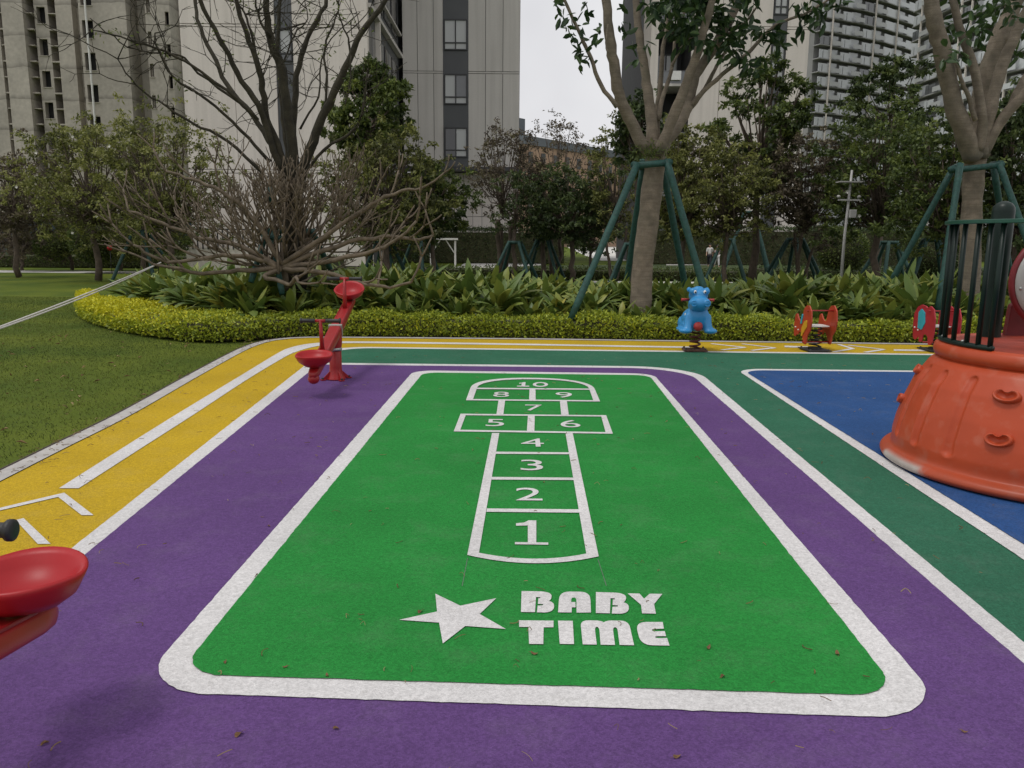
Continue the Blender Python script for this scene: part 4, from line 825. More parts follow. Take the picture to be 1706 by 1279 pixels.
# ---- right staked tree
rb_ = at(1618, 500, 13.7); rt = root_at('staked_tree', 'pale many limbed tree behind the climbing pot and railing, held by green poles', 'tree', (rb_[0], 13.7, .25)); ORG = np.array(rt.location)
tk = MB(); limb(tk, [(1612, 545), (1614, 500), (1617, 400), (1621, 310), (1626, 262), (1628, 236)], 13.7, 33, 31, 18); part('trunk', tk, M['bark'], rt, True, org=ORG)
lb = MB()
for path, D, w0, w1 in [
    ([(1622, 262), (1606, 222), (1589, 171), (1573, 101), (1561, 50), (1551, 0), (1542, -90)], [13.6, 13.2, 12.9], 32, 20), ([(1630, 250), (1636, 214), (1634, 176), (1621, 108), (1601, 55), (1588, 0), (1580, -60)], [13.5, 13.1], 16, 10),
    ([(1630, 262), (1634, 214), (1638, 151), (1656, 88), (1676, 38), (1691, 0), (1715, -80)], [13.9, 14.3], 34, 22), ([(1634, 262), (1645, 201), (1668, 113), (1689, 63), (1706, 25), (1730, -20)], [13.6, 13.3], 22, 12),
    ([(1638, 255), (1668, 201), (1706, 156), (1750, 110)], [13.6, 13.2], 20, 11), ([(1640, 240), (1679, 186), (1706, 133), (1740, 80)], [13.8, 14.2], 16, 9), ([(1625, 200), (1612, 160), (1600, 130), (1592, 90)], [13.3, 13.0], 8, 5)]: limb(lb, path, D, w0, w1, 12, .006)
part('limbs', lb, M['bark'], rt, True, org=ORG)
Pr = [at(x, y, rng.uniform(12.6, 14)) for x, y in [(1578, 85), (1585, 100), (1590, 95), (1592, 38), (1580, 30), (1622, 52), (1632, 60), (1640, 48), (1650, 25), (1640, 8), (1662, 15), (1690, 15), (1700, 90), (1704, 60), (1655, 5), (1615, 15), (1628, 30), (1700, 30), (1672, 3), (1600, 5)]]
Pt = [at(x, y, rng.uniform(12.6, 15)) for x, y in zip(rng.uniform(1450, 1950, 130), rng.uniform(-420, -20, 130))]
V, Q = cluster(Pr+Pt, .20, .085, 8, -.4, .08); leafpart('crown', V, Q, .35+.65*rng.random(len(Q)), M['bigleaf'], rt, ORG)
# ---- pole supports
def support(label, base, poles, bars, r, m, group):
    t = thing('tree_support', label, 'tree support', base, 0, group); B = np.array(base, float)
    for a, b in poles:
        p = MB(); a, b = np.array(a), np.array(b); k = 9; L_ = a+(b-a)*np.linspace(0, 1, k)[:, None]; p.tube(L_, r*(1+.06*np.sin(np.arange(k)*2.1)), 10); part('pole', p, m, t, True, org=B)
    for a, b in bars:
        p = MB(); p.tube([a, b], r*.95, 10); part('cross_bar', p, m, t, True, org=B)
    return t
GS = 'green wrapped pole frames propping the trees'
b0 = (ct_base[0], 13.3, .25)
support('green pole frame with a long foot reaching the hedge, around the big central tree', b0,
    [(at(1062, 272, 12.95), at(951, 531, 12.35)), (at(1110, 266, 12.95), at(1178, 500, 12.7)), (at(1103, 270, 13.65), at(1146, 500, 14.4)), (at(1072, 272, 13.65), at(1040, 500, 14.6))],
    [(at(1056, 276, 12.95), at(1118, 270, 12.95)), (at(1056, 274, 13.0), at(1070, 278, 13.7)), (at(1116, 270, 13.0), at(1098, 268, 13.7)), (at(1066, 270, 13.6), at(1110, 268, 13.6))], .056, M['stake'], GS)
b1 = (rb_[0], 13.7, .25)
support('green pole frame around the tree behind the climbing pot', b1,
    [(at(1600, 272, 13.1), at(1562, 522, 12.6)), (at(1586, 284, 13.9), at(1480, 478, 14.4)), (at(1664, 272, 13.3), at(1722, 430, 12.9)), (at(1655, 275, 14.2), at(1690, 500, 14.9))],
    [(at(1582, 284, 13.4), at(1672, 274, 13.3)), (at(1584, 282, 13.3), at(1596, 276, 14.1)), (at(1668, 272, 13.3), at(1652, 274, 14.1))], .052, M['stake'], GS)
# ---- tall bare tree
tb = at(482, 470, 13.6); bt = root_at('bare_tree', 'tall dark leafless tree with many upright mossy limbs, rising behind the low spreading one', 'tree', (tb[0], 13.6, .2)); ORG = np.array(bt.location)
M['mossbark'] = mat('mossy_dark_bark', (.036, .031, .019), .95, .5, 7, .9, 45, fine=.25, fscale=70)
tk = MB(); limb(tk, [(486, 500), (485, 440), (486, 380), (486, 330), (484, 300)], 13.6, 26, 22, 16)
limb(tk, [(500, 490), (505, 420), (494, 350), (490, 310)], [13.9, 13.6], 20, 17, 12); part('trunk', tk, M['mossbark'], bt, True, org=ORG)
lb = MB(); ends = []
BL = [([(484, 320), (488, 252), (478, 176), (468, 113), (450, 63), (443, 0), (438, -80)], [13.6, 13.4], 26, 11), ([(480, 300), (462, 240), (445, 201), (438, 150), (430, 108), (410, 55), (395, 0), (385, -60)], [13.5, 13.0], 18, 8),
    ([(486, 280), (490, 189), (495, 126), (513, 63), (541, 8), (552, -40)], [13.7, 14.2], 16, 7), ([(492, 330), (512, 260), (531, 209), (556, 156), (581, 101), (601, 58), (644, 0), (680, -50)], [13.5, 13.1], 24, 8),
    ([(470, 290), (445, 215), (430, 176), (395, 120), (365, 63), (333, 0), (318, -50)], [13.4, 12.7], 16, 7), ([(460, 250), (420, 190), (378, 141), (353, 88), (330, 33), (322, -20)], [13.7, 14.4], 12, 7),
    ([(430, 200), (378, 151), (290, 91), (240, 75), (189, 58), (149, 48)], [13.2, 12.2], 8, 2), ([(405, 175), (330, 120), (300, 92), (250, 88), (200, 70), (150, 30)], [13.5, 13.0], 6, 2),
    ([(450, 270), (400, 215), (345, 165), (290, 130), (262, 80), (258, 55)], [13.3, 12.6], 8, 2.5), ([(440, 290), (380, 235), (320, 205), (265, 170), (225, 140), (196, 98)], [13.1, 12.4], 8, 2.5),
    ([(489, 330), (478, 250), (470, 180), (462, 90), (466, 0), (470, -60)], [13.8, 14.4], 12, 6), ([(538, 190), (545, 140), (540, 80), (560, 30), (568, -20)], [13.4, 13.9], 6, 3),
    ([(583, 100), (582, 70), (570, 40), (562, 0)], 13.3, 5, 2.5), ([(500, 215), (530, 160), (541, 80), (600, 20)], [13.7, 14.1], 5, 2), ([(468, 110), (490, 60), (512, 30), (508, 0)], [13.5, 13.8], 4, 2), ([(430, 108), (415, 40), (400, 10), (372, -20)], 13.2, 6, 3),
    ([(500, 300), (540, 250), (590, 215), (605, 180), (612, 120)], [13.4, 12.9], 8, 3), ([(585, 92), (583, 140), (575, 175)], 13.0, 4, 2), ([(450, 60), (432, 30), (425, -10)], 13.4, 6, 4)]
for path, D, w0, w1 in BL: o = limb(lb, path, D, w0*.74, w1*.72, 9, .008); ends.append((o, w0, w1))
def twigs(mb, src, n, L0, r0, up=.35, lev=2):
    for _ in range(n):
        o, w0, w1 = src[int(rng.integers(len(src)))]; p = o[int(rng.integers(max(1, len(o)//3), len(o)))]; d = nrm(rng.normal(size=3)*np.array([1, .6, .8])+np.array([0, 0, up]))
        grow(mb, p, d, L0*rng.uniform(.5, 1.2), r0, lev)
def grow(mb, p, d, L, r, lev, upb=.15, fork=2, tips=None, n=6, jit=.28):
    k = 5; P = [p]; q = p.copy(); dd = d.copy()
    for i in range(k-1): dd = nrm(dd+rng.normal(0, jit*.35, 3)+np.array([0, 0, upb/k])); q = q+dd*L/(k-1); P.append(q.copy())
    mb.tube(P, np.linspace(r, r*.68, k), n if r > .008 else 5)
    if lev > 0:
        for _ in range(fork): grow(mb, q, nrm(dd+rng.normal(0, jit*1.6, 3)), L*rng.uniform(.6, .9), r*.68, lev-1, upb, fork, tips, n, jit)
    elif tips is not None: tips.append(q)
twigs(lb, ends, 110, .55, .009, .5, 2)
part('limbs', lb, M['mossbark'], bt, True, org=ORG)
# a few leftover leaves and shoots
Pl = [e[0][int(rng.integers(len(e[0])//2, len(e[0])))] for e in ends for _ in range(5)]; V, Q = cluster(Pl, .07, .025, 4, .1, .06); leafpart('sparse_leaves', V, Q, rng.random(len(Q)), M['mid'], bt, ORG)
support('green pole frame half hidden under the leafless tree', (tb[0], 13.6, .2), [(at(446, 380, 13.2), at(418, 470, 12.9)), (at(452, 385, 13.4), at(470, 490, 13.0)), (at(520, 385, 13.9), at(560, 470, 14.5)), (at(500, 385, 14.2), at(470, 470, 15))],
    [(at(438, 392, 13.2), at(470, 398, 13.1)), (at(440, 385, 13.3), at(525, 385, 14.0)), (at(452, 312, 13.2), at(449, 340, 13.2))], .05, M['stake'], GS)
# wrapped tie of green cloth round the low tree's fork
# ---- low spreading leafless tree (frangipani like)
fb = at(470, 446, 13.7); fb[2] = 0; fr = root_at('spreading_bare_tree', 'low spreading leafless tree with blunt pale branches fanning over the bed', 'tree', (fb[0], fb[1], .2)); ORG = np.array(fr.location)
top = at(468, 442, 13.3); tk = MB(); tk.tube([ORG, ORG*.5+top*.5+np.array([.03, 0, 0]), top], [.13, .10, .09], 14); part('trunk', tk, M['frangbark'], fr, True, org=ORG)
lb = MB()
def fgrow(p, d, L, r, lev):
    k = 5; P = [p]; q = p.copy(); dd = d.copy()
    for i in range(k-1): dd = nrm(dd+rng.normal(0, .09, 3)+np.array([0, 0, .085])); q = q+dd*L/(k-1); P.append(q.copy())
    rr = np.linspace(r, r*.82, k)
    if lev == 0: rr[-1] *= .75
    lb.tube(P, rr, 7)
    if lev > 0:
        m_ = 2 if rng.random() < .84 else 3
        s0 = nrm(np.cross(dd, rng.normal(size=3)))
        for i in range(m_):
            a = i*2*np.pi/m_+rng.uniform(-.7, .7); s1 = np.cross(dd, s0); sp_ = rng.uniform(.35, .62)
            fgrow(q, nrm(dd+sp_*(s0*math.cos(a)+s1*math.sin(a)*.8)), L*rng.uniform(.60, .88), r*.77, lev-1)
NB = 26
for i in range(NB):
    az = 2*np.pi*i/NB+rng.uniform(-.15, .15); el = R(rng.choice([2, 8, 16, 27, 40, 56]))+rng.uniform(-.08, .08)
    d = np.array([math.cos(az)*math.cos(el)*1.45, math.sin(az)*math.cos(el)*.85, math.sin(el)]); fgrow(top+rng.normal(0, .15, 3)*np.array([1.5, 1, .7]), nrm(d), rng.uniform(.60, .88)*(.86 if el > .9 else .90), .0215, 4)
for i in range(16):
    az = rng.uniform(0, 6.28); el = R(rng.uniform(58, 86)); fgrow(top+rng.normal(0, .22, 3)*np.array([1.6, 1, .5]), nrm(np.array([math.cos(az)*math.cos(el), math.sin(az)*math.cos(el), math.sin(el)])), rng.uniform(.42, .62), .020, 4)
# long low boughs along the ground plants
for path, D in [([(468, 446), (420, 428), (370, 425), (300, 436), (262, 430), (222, 408)], [12.9, 12.2]), ([(468, 446), (400, 410), (330, 395), (270, 372), (215, 352)], [12.9, 12.6]), ([(470, 446), (560, 432), (620, 420), (660, 400), (694, 368)], [12.9, 12.4]),
    ([(470, 446), (540, 455), (600, 470), (640, 478), (685, 470)], [12.9, 12.0]), ([(470, 446), (560, 410), (640, 395), (690, 398), (722, 392)], [12.9, 12.8]), ([(470, 446), (400, 452), (340, 455), (300, 448), (255, 440)], [12.9, 12.3]),
    ([(470, 440), (420, 360), (370, 320), (320, 300), (276, 285)], [12.9, 12.5]), ([(470, 440), (560, 380), (620, 340), (660, 322), (705, 312)], [12.9, 12.6]), ([(470, 446), (440, 460), (480, 474), (492, 462), (496, 470)], [12.9, 12.3])]:
    o = limb(lb, path, D, 9, 4, 8, .012)
    for q in (len(o)//2, 2*len(o)//3, len(o)-1):
        fgrow(o[q], nrm((o[q]-o[q-2])+np.array([0, 0, .15])+rng.normal(0, .1, 3)), .42, .018, 1)
part('branches', lb, M['frangbark'], fr, True, org=ORG)
# ------------------------------------------------------------------ background trees
def crown_tree(name, label, cx, yt, yb, D, hw, m, nl=5000, ls=.12, ncl=40, tw=14, cat='tree', stems=1, tight=.30, flowers=0, bark='brownbark', ybase=None, lean=0, twig=.020, group=None, shell=.55):
    """crown between photo rows yt..yb, half width hw px, at distance D"""
    c0 = at(cx, (yt+yb)/2, D); rz_ = (at(cx, yt, D)[2]-at(cx, yb, D)[2])/2; rx = hw*D/F; base = np.array([c0[0]+lean, D, 0.])
    t = thing(name, label, cat, base, 0, group); lo = c0[2]-rz_; mbk = MB()
    C = []
    while len(C) < ncl:
        p = rng.normal(size=3); p /= np.linalg.norm(p); rr = rng.uniform(shell, 1)**.6; p = p*rr
        if p[2] < -.75 and rng.random() < .6: continue
        C.append(c0+p*np.array([rx, rx*.85, rz_]))
    C = np.array(C); tr_top = np.array([c0[0], D, max(lo+.2*rz_, .5)])
    for s_ in range(stems):
        ang = 2*np.pi*s_/max(stems, 1); off = np.array([math.cos(ang), math.sin(ang), 0])*(.12 if stems > 1 else 0)
        w_ = tw*D/F/2/(1 if stems == 1 else 1.6); k = 6; L_ = base+off*.4+(tr_top+off*3-base-off*.4)*np.linspace(0, 1, k)[:, None]; L_[1:-1] += rng.normal(0, .04, (k-2, 3)); mbk.tube(L_, np.linspace(w_, w_*.7, k), 9)
    part('trunk', mbk, M[bark], t, True, org=base)
    br = MB()
    for c_ in C:
        s0 = tr_top+rng.normal(0, .05, 3)+np.array([0, 0, rng.uniform(0, .5)*rz_]); mid = s0*.5+c_*.5+np.array([0, 0, -.12*rz_])+rng.normal(0, .08*rx, 3)*.6; br.tube([s0, s0*.6+mid*.4, mid, mid*.35+c_*.65, c_], np.linspace(twig*1.8, twig*.35, 5), 5)
        for _ in range(2): br.tube([mid*.4+c_*.6, c_+rng.normal(0, tight*rx*.5, 3)], [twig*.5, twig*.25], 4, False)
    part('branches', br, M[bark], t, True, org=base)
    nsub = 5; S2 = np.repeat(C, nsub, 0)+rng.normal(size=(ncl*nsub, 3))*np.array([tight*rx, tight*rx, tight*rz_*.7]); k = max(3, int(nl*1.25)//len(S2))
    P = np.repeat(S2, k, 0)+rng.normal(size=(k*len(S2), 3))*np.array([1, 1, .55])*.055*rx**.6; n = len(P)
    V, Q = leafquads(P, randdir(n, -.1), randdir(n, .9), rng.uniform(.6, 1.35, n)*ls, rng.uniform(.8, 1.3, n)*ls*.5, .2)
    hgt = np.clip((P[:, 2]-lo)/(2*rz_), 0, 1); ci = np.repeat(rng.normal(0, .16, ncl), nsub*k)+np.repeat(rng.normal(0, .10, ncl*nsub), k)
    leafpart('crown', V, Q, np.clip(rng.normal(.38, .2, n)+ci, 0, 1), M[m], t, base)
    if flowers:
        fp = C[rng.integers(ncl, size=flowers)]+rng.normal(size=(flowers, 3))*tight*rx*.6; fp[:, 1] -= rx*.5
        fl = MB()
        for p in fp:
            for q in range(5):
                a = q*1.257; d = np.array([math.cos(a), -.35, math.sin(a)]); e = np.array([-math.sin(a), 0, math.cos(a)]); fl.add([p, p+d*.028-e*.018, p+d*.055, p+d*.028+e*.018], [(0, 1, 2, 3)])
        part('blossoms', fl, M['petal'], t, org=base)
    return t
T_ = crown_tree
T_('broadleaf_tree', 'brownish sparse tree at the far left edge before the concrete tower', 18, 245, 400, 29, 62, 'brownleaf', 4200, .13, 44, 10)
T_('broadleaf_tree', 'wide olive green tree with small pale blossoms, left of the bare trees', 150, 200, 400, 27, 95, 'olive', 8500, .12, 80, 12, flowers=7)
T_('broadleaf_tree', 'grey olive tree directly behind the left reach of the bare branches', 275, 205, 405, 25, 95, 'olive', 8500, .11, 80, 12, flowers=4)
T_('broadleaf_tree', 'round headed dark green tree by the white block, behind the leaning mossy limb', 608, 118, 262, 24, 62, 'mid', 6500, .15, 34, 10, tight=.20, shell=.75)
T_('broadleaf_tree', 'small bright topped tree rising beside the corner of the white block', 612, 96, 150, 24.5, 28, 'mid', 1200, .14, 12, 5)
T_('broadleaf_tree', 'spreading yellow green tree right of the bare branches', 640, 235, 415, 23, 85, 'olive', 8500, .12, 75, 12)
T_('broadleaf_tree', 'dark reddish green bushy tree before the panelled ground floor wall', 722, 275, 400, 24, 52, 'mid', 6500, .12, 50, 9)
T_('slender_tree', 'thin airy tree with tiny dark leaves before the sky gap', 838, 200, 385, 29, 50, 'brownleaf', 3000, .10, 50, 16, stems=3, tight=.16, twig=.014)
T_('slender_tree', 'thin branching tree with twigs against the pale sky, left of the central tree', 925, 195, 385, 30, 62, 'brownleaf', 2600, .10, 50, 12, stems=3, tight=.15, twig=.014)
T_('broadleaf_tree', 'dense dark green round tree below the orange building', 955, 285, 412, 28, 62, 'deep', 8000, .14, 60, 10)
T_('slender_tree', 'twiggy young tree between the orange building and the central tree', 1028, 205, 400, 27, 45, 'olive', 3600, .10, 48, 9, stems=2, tight=.17, twig=.014)
T_('broadleaf_tree', 'dark leafed tree seen through the fork of the central tree', 1062, 160, 300, 21, 34, 'deep', 3200, .13, 26, 8)
T_('broadleaf_tree', 'olive tree filling the space right behind the central trunk', 1145, 215, 400, 24, 62, 'olive', 7500, .12, 60, 10)
T_('broadleaf_tree', 'tiered green tree with open layered crown before the right white block', 1268, 108, 330, 25, 78, 'mid', 8500, .14, 46, 14, tight=.15, shell=.45, twig=.03)
T_('broadleaf_tree', 'brown green twiggy tree below the tiered one', 1215, 250, 402, 23, 62, 'olive', 6000, .11, 56, 9)
T_('slender_tree', 'reddish brown twiggy tree in front of the far curved towers', 1345, 235, 405, 24, 60, 'brownleaf', 6000, .11, 60, 9, stems=3)
T_('broadleaf_tree', 'dark tree with flat layers in front of the balconies of the far towers', 1488, 100, 235, 36, 66, 'deep', 5000, .18, 26, 10, tight=.17)
T_('broadleaf_tree', 'wide leafy green tree with a few white flowers, left of the right staked tree', 1470, 195, 402, 22, 88, 'mid', 10500, .12, 84, 14, flowers=9)
T_('broadleaf_tree', 'green blossoming tree behind the right staked tree', 1585, 205, 420, 19, 80, 'mid', 9000, .11, 76, 10, flowers=14)
T_('broadleaf_tree', 'dark green tree at the right edge behind the grey round panel', 1700, 170, 430, 18, 66, 'deep', 7500, .12, 60, 10)
T_('bush', 'brownish loose bush filling the far left corner behind the lawn', 30, 325, 432, 34, 55, 'brownleaf', 4200, .12, 40, 6, cat='bush')
T_('bush', 'yellow green loose bush above the small round clipped shrub', 112, 300, 415, 35, 52, 'olive', 4600, .12, 40, 6, cat='bush')
T_('bush', 'olive bush behind the large round clipped shrub', 195, 310, 425, 35, 60, 'olive', 4800, .12, 44, 6, cat='bush')
T_('bush', 'grey green bush behind the left pole frame', 262, 320, 425, 34, 48, 'mid', 4200, .12, 40, 6, cat='bush')
T_('bush', 'dark low bush under the spreading yellow green tree', 655, 345, 432, 30, 50, 'deep', 4200, .12, 40, 6, cat='bush')
T_('bush', 'dark bush under the orange building between two pole frames', 985, 345, 425, 33, 45, 'deep', 3600, .12, 36, 6, cat='bush')
# ---- clipped shrubs and far hedges
def ball(label, cx, cy, D, rpx, m, n=2600, sq=1.):
    c_ = at(cx, cy, D); r = rpx*D/F; base = np.array([c_[0], D, 0.]); t = thing('round_shrub', label, 'shrub', base)
    P = randdir(n); rad = r*(1+rng.normal(0, .05, n)); P = P*rad[:, None]*np.array([1, 1, sq])+c_; k = P[:, 2] > .02; P = P[k]; n = len(P)
    cb = MB(); cb.ell(c_, (r*.9, r*.9, r*.9*sq), 16); part('twig_core', cb, M['hedgecore'], t, True, org=base)
    V, Q = leafquads(P, nrm(P-c_)+rng.normal(0, .6, (n, 3)), randdir(n), .10, .05, .2); leafpart('foliage', V, Q, rng.random(n)*.8, M[m], t, base)
ball('large round clipped shrub in front of the blue hoarding', 158, 398, 33, 37, 'mid', 4200)
ball('small round shrub left of the large clipped one', 87, 412, 34, 25, 'mid', 2600, .8)
ball('grey green round shrub beside the left pole frame', 213, 402, 33, 29, 'olive', 3000)
ball('round clipped shrub below the white instrument post', 1404, 417, 31, 36, 'mid', 4000)
ball('dark round shrub between the pole frames at right', 1560, 425, 30, 34, 'deep', 3400)
def box_hedge(name, label, x0, x1, y0, y1, z, m, n, rag=.05, ls=.09):
    c_ = np.array([(x0+x1)/2, (y0+y1)/2, 0]); t = thing(name, label, 'hedge', c_); cb = MB(); cb.box((0, 0, z*.46), (x1-x0-.1, y1-y0-.1, z*.9)); part('twig_core', cb, M['hedgecore'], t)
    P = np.c_[rng.uniform(x0, x1, n), rng.uniform(y0, y1, n), rng.uniform(.02, z, n)]; s_ = rng.random(n); P[s_ < .55, 1] = y0; P[s_ >= .55, 2] = z; P += rng.normal(0, rag, (n, 3))
    V, Q = leafquads(P, randdir(n, .3), randdir(n, .5), rng.uniform(.7, 1.2, n)*ls, ls*.5, .2); leafpart('foliage', V, Q, np.clip(rng.normal(.35, .2, n), 0, 1), M[m], t, c_)
box_hedge('ground_cover_hedge', 'low green hedge band behind the left lawn path', -27, -8.5, 37.8, 41, .55, 'mid', 9000)
box_hedge('ground_cover_hedge', 'low green hedge band beyond the bed in the middle', -4, 9.5, 30.5, 33, .35, 'mid', 7000)
box_hedge('ground_cover_hedge', 'low dark hedge band beyond the bed at right', 9.6, 22, 30.0, 33, .45, 'deep', 7000)
box_hedge('tall_hedge', 'dark green tall hedge along the foot of the white block', -9, 3.2, 50, 51.6, 2.05, 'deep', 9000, .07, .12)
box_hedge('tall_hedge', 'dark hedge along the foot of the right white block', 7.4, 25, 51.6, 53.2, 2.3, 'deep', 9000, .08, .13)
box_hedge('tall_hedge', 'dark tall hedge far behind the trees at right', 14, 46, 66, 68, 2.6, 'deep', 11000, .1, .16)
box_hedge('tall_hedge', 'dark hedge in front of the blue hoarding at left', -26, -12.5, 43, 45, 1.5, 'deep', 8000, .1, .12)
# ---- smaller pole frames farther back, each with its slim trunk
def small_support(label, cx, D, yt=396, spread=1.0, n=4, trunk=True, r=.055, h=None):
    c_ = at(cx, yt, D); base = (c_[0], D, 0); zt = c_[2] if h is None else h; ps_, bs = [], []
    for k in range(n):
        a = 2*np.pi*(k+.35)/n; u = np.array([math.cos(a), math.sin(a), 0]); ps_.append((np.array([c_[0], D, zt])+u*.22, np.array([c_[0], D, 0])+u*spread))
        a2 = 2*np.pi*(k+1.35)/n; u2 = np.array([math.cos(a2), math.sin(a2), 0]); bs.append((np.array([c_[0], D, zt-.03])+u*.24, np.array([c_[0], D, zt-.03])+u2*.24))
    support(label, base, ps_, bs, r, M['dstake'], GS)
    if trunk: crown_tree('young_tree', label.replace('green pole frame', 'slim young tree in the frame'), cx, yt-120, yt-8, D, 34, ('olive', 'mid', 'brownleaf', 'deep')[int(rng.integers(4))], 2200, .10, 30, 9, tight=.2, twig=.014)
small_support('green pole frame below the thin airy tree', 858, 27, 402)
small_support('green pole frame just right of the one below the airy tree', 905, 29, 395)
small_support('green pole frame left of the central trunk', 1052, 25, 405, .9, trunk=False)
small_support('green pole frame right of the central trunk', 1212, 27, 398, trunk=False)
small_support('green pole frame with tall legs below the tiered tree', 1248, 30, 352, 1.3, trunk=False)
small_support('green pole frame with the widest stance, behind the two panel riders', 1325, 25, 397, 1.1, 6, trunk=False)
small_support('green pole frame left of the long slanting pole', 1482, 25, 402, 1.0, 5, trunk=False)
small_support('green pole frame just behind the railing', 1552, 22, 398, .9, trunk=False)
small_support('green pole frame at the end of the white rope, left', 232, 27, 384, 1.15, 5)
small_support('green pole frame at far left in front of the blue hoarding', 10, 40, 405, 1.0, 4)
small_support('green pole frame behind the right reach of the bare branches', 640, 24, 402, .9, 4)
small_support('green pole frame left of the pale picnic table', 700, 27, 392, .9, 3)
# ------------------------------------------------------------------ lawn grass
def lawn(n):
    P = []
    while len(P) < n:
        x = rng.uniform(-14, -2.2, n*2); y = 3.0+rng.power(1.15, n*2)*17; 
        # left of the kerb
        ky = kin[(kin[:, 1] > 2) & (kin[:, 0] < -2.5)]; order = np.argsort(ky[:, 1]); lim = np.interp(y, ky[order, 1], ky[order, 0])-.16
        inside = (x < lim) & (np.abs(x) < y*.72+1.5)
        hx = np.interp(x, hf[:, 0], hf[:, 1]); bad = (y > hx-.02) & (x > hf[0, 0]+.02); inside &= ~bad
        P += list(np.c_[x, y][inside])
    P = np.array(P[:n]); return P
P = lawn(70000); n = len(P); D = randdir(n, 1.6); s_ = nrm(np.cross(D, randdir(n))); h_ = rng.uniform(.012, .030, n)[:, None]; b0_ = np.c_[P, np.full(n, -.033)]; w_ = rng.uniform(.002, .0045, n)[:, None]
V = np.stack([b0_-s_*w_, b0_+s_*w_, b0_+D*h_], 1).reshape(-1, 3); g_ = fastmesh('lawn_grass', V, np.arange(3*n).reshape(n, 3), np.clip(rng.normal(.35, .2, n)+.25*np.sin(P[:, 0]*1.3+np.sin(P[:, 1]*.9)*2), 0, 1))
go = link('lawn_grass', g_, M['grassb']); go['kind'] = 'stuff'
# ------------------------------------------------------------------ fallen leaves and twigs
LG = 'dry leaves fallen on the court'
lv = []
for s_ in range(4):
    n = 9; a = np.linspace(0, 2*np.pi, n, endpoint=False); m_ = MB(); e = np.c_[.032*np.cos(a), .015*np.sin(a), .006+.010*np.cos(a*2+s_)+.004*np.abs(np.sin(a))]; m_.add(np.vstack([e, [[0, 0, .002]]]), [(i, (i+1) % n, n) for i in range(n)]); m_.tube([(-.03, 0, .008), (-.05, .004, .006)], .0012, 4); lv.append(m_.mesh('fallen_leaf'))
for q in lv: q.materials.append(mat('dry_leaf_skin', (.16, .085, .035), .8, .35, 60))
big = [(906, 804, .022), (1296, 733, .022), (228, 688, 0), (519, 730, .016), (822, 717, .022), (437, 862, .016), (448, 877, .016), (1180, 1080, .024), (1204, 1128, .024), (1395, 1090, .024), (1606, 1220, .016), (1128, 1262, .016), (700, 1020, .024), (475, 1112, .024), (375, 1104, .024), (545, 1126, .024), (75, 1240, .016), (398, 1225, .016), (560, 1215, .016), (890, 1090, .024), (30, 770, 0), (20, 775, 0), (150, 712, 0), (95, 742, 0), (60, 755, 0)]
for x, y, z in big:
    o = bpy.data.objects.new('fallen_leaf', lv[int(rng.integers(4))]); COL.objects.link(o); p = gp(x, y, z); o.location = (p[0], p[1], z+.003); o.rotation_euler = (0, 0, rng.uniform(0, 6.28)); s_ = rng.uniform(.28, .5); o.scale = (s_,)*3
    tag(o, 'small curled brown dry leaf lying on the rubber court', 'fallen leaf', LG)
lm = MB(); tn = []
for i in range(900):
    if i < 680: x = rng.uniform(-3.6, 5.2); y = 1.4+rng.power(.9)*9
    else:
        q = kin[int(rng.integers(2, 40))]; x = q[0]+rng.normal(0, .10)-.05; y = q[1]+rng.normal(0, .10)
    a = rng.uniform(0, 6.28); L_ = rng.uniform(.012, .055); c_ = rng.uniform(-1, 1)*L_*.35; z = .030
    if x < -2.4 or y > 9: z = .012
    if rng.random() < .25: z2 = rng.uniform(.004, .02)
    else: z2 = .002
    P = [np.array([x, y, z])+np.array([math.cos(a)*u*L_-math.sin(a)*c_*(1-4*u*u), math.sin(a)*u*L_+math.cos(a)*c_*(1-4*u*u), z2*(1-abs(2*u))]) for u in (-.5, -.2, .1, .3, .5)]
    n0 = len(lm.f); lm.tube(P, rng.uniform(.0008, .0022), 4, False); tn += [rng.random()]*(len(lm.f)-n0)
me = lm.mesh('leaf_litter'); at2 = me.attributes.new('tint', 'FLOAT', 'FACE')
at2.data.foreach_set('value', np.resize(np.array(tn, dtype=np.float32), len(me.polygons))); lo_ = link('leaf_litter', me, M['dryleaf']); lo_['kind'] = 'stuff'
# leaves scattered on the lawn
P = lawn(260); P = P[(P[:, 1] < 13)]; P3 = np.c_[P, np.full(len(P), .0)]; V, Q = leafquads(P3, randdir(len(P), 0, .2), np.tile([0, 0, 1.], (len(P), 1)), rng.uniform(.04, .10, len(P)), rng.uniform(.02, .045, len(P)), .3)
o = leafpart('lawn_litter', V, Q, rng.random(len(Q)), M['dryleaf']); o['kind'] = 'stuff'
# ------------------------------------------------------------------ rope across the lawn
rp_ = thing('white_rope', 'white rope stretched low over the lawn to the bed at left', 'rope', at(100, 508, 11))
A_, B_ = at(268, 437, 15.2), at(-120, 588, 7.2)
for k, sg in enumerate((.03, .055)):
    u = np.linspace(0, 1, 26); P = A_*(1-u)[:, None]+B_*u[:, None]; P[:, 2] -= 4*sg*u*(1-u); P[:, 0] += .02*k*np.sin(u*3.1)
    m_ = MB(); m_.tube(P, .010, 6); part('strand', m_, M['rope'], rp_, True, org=rp_.location)
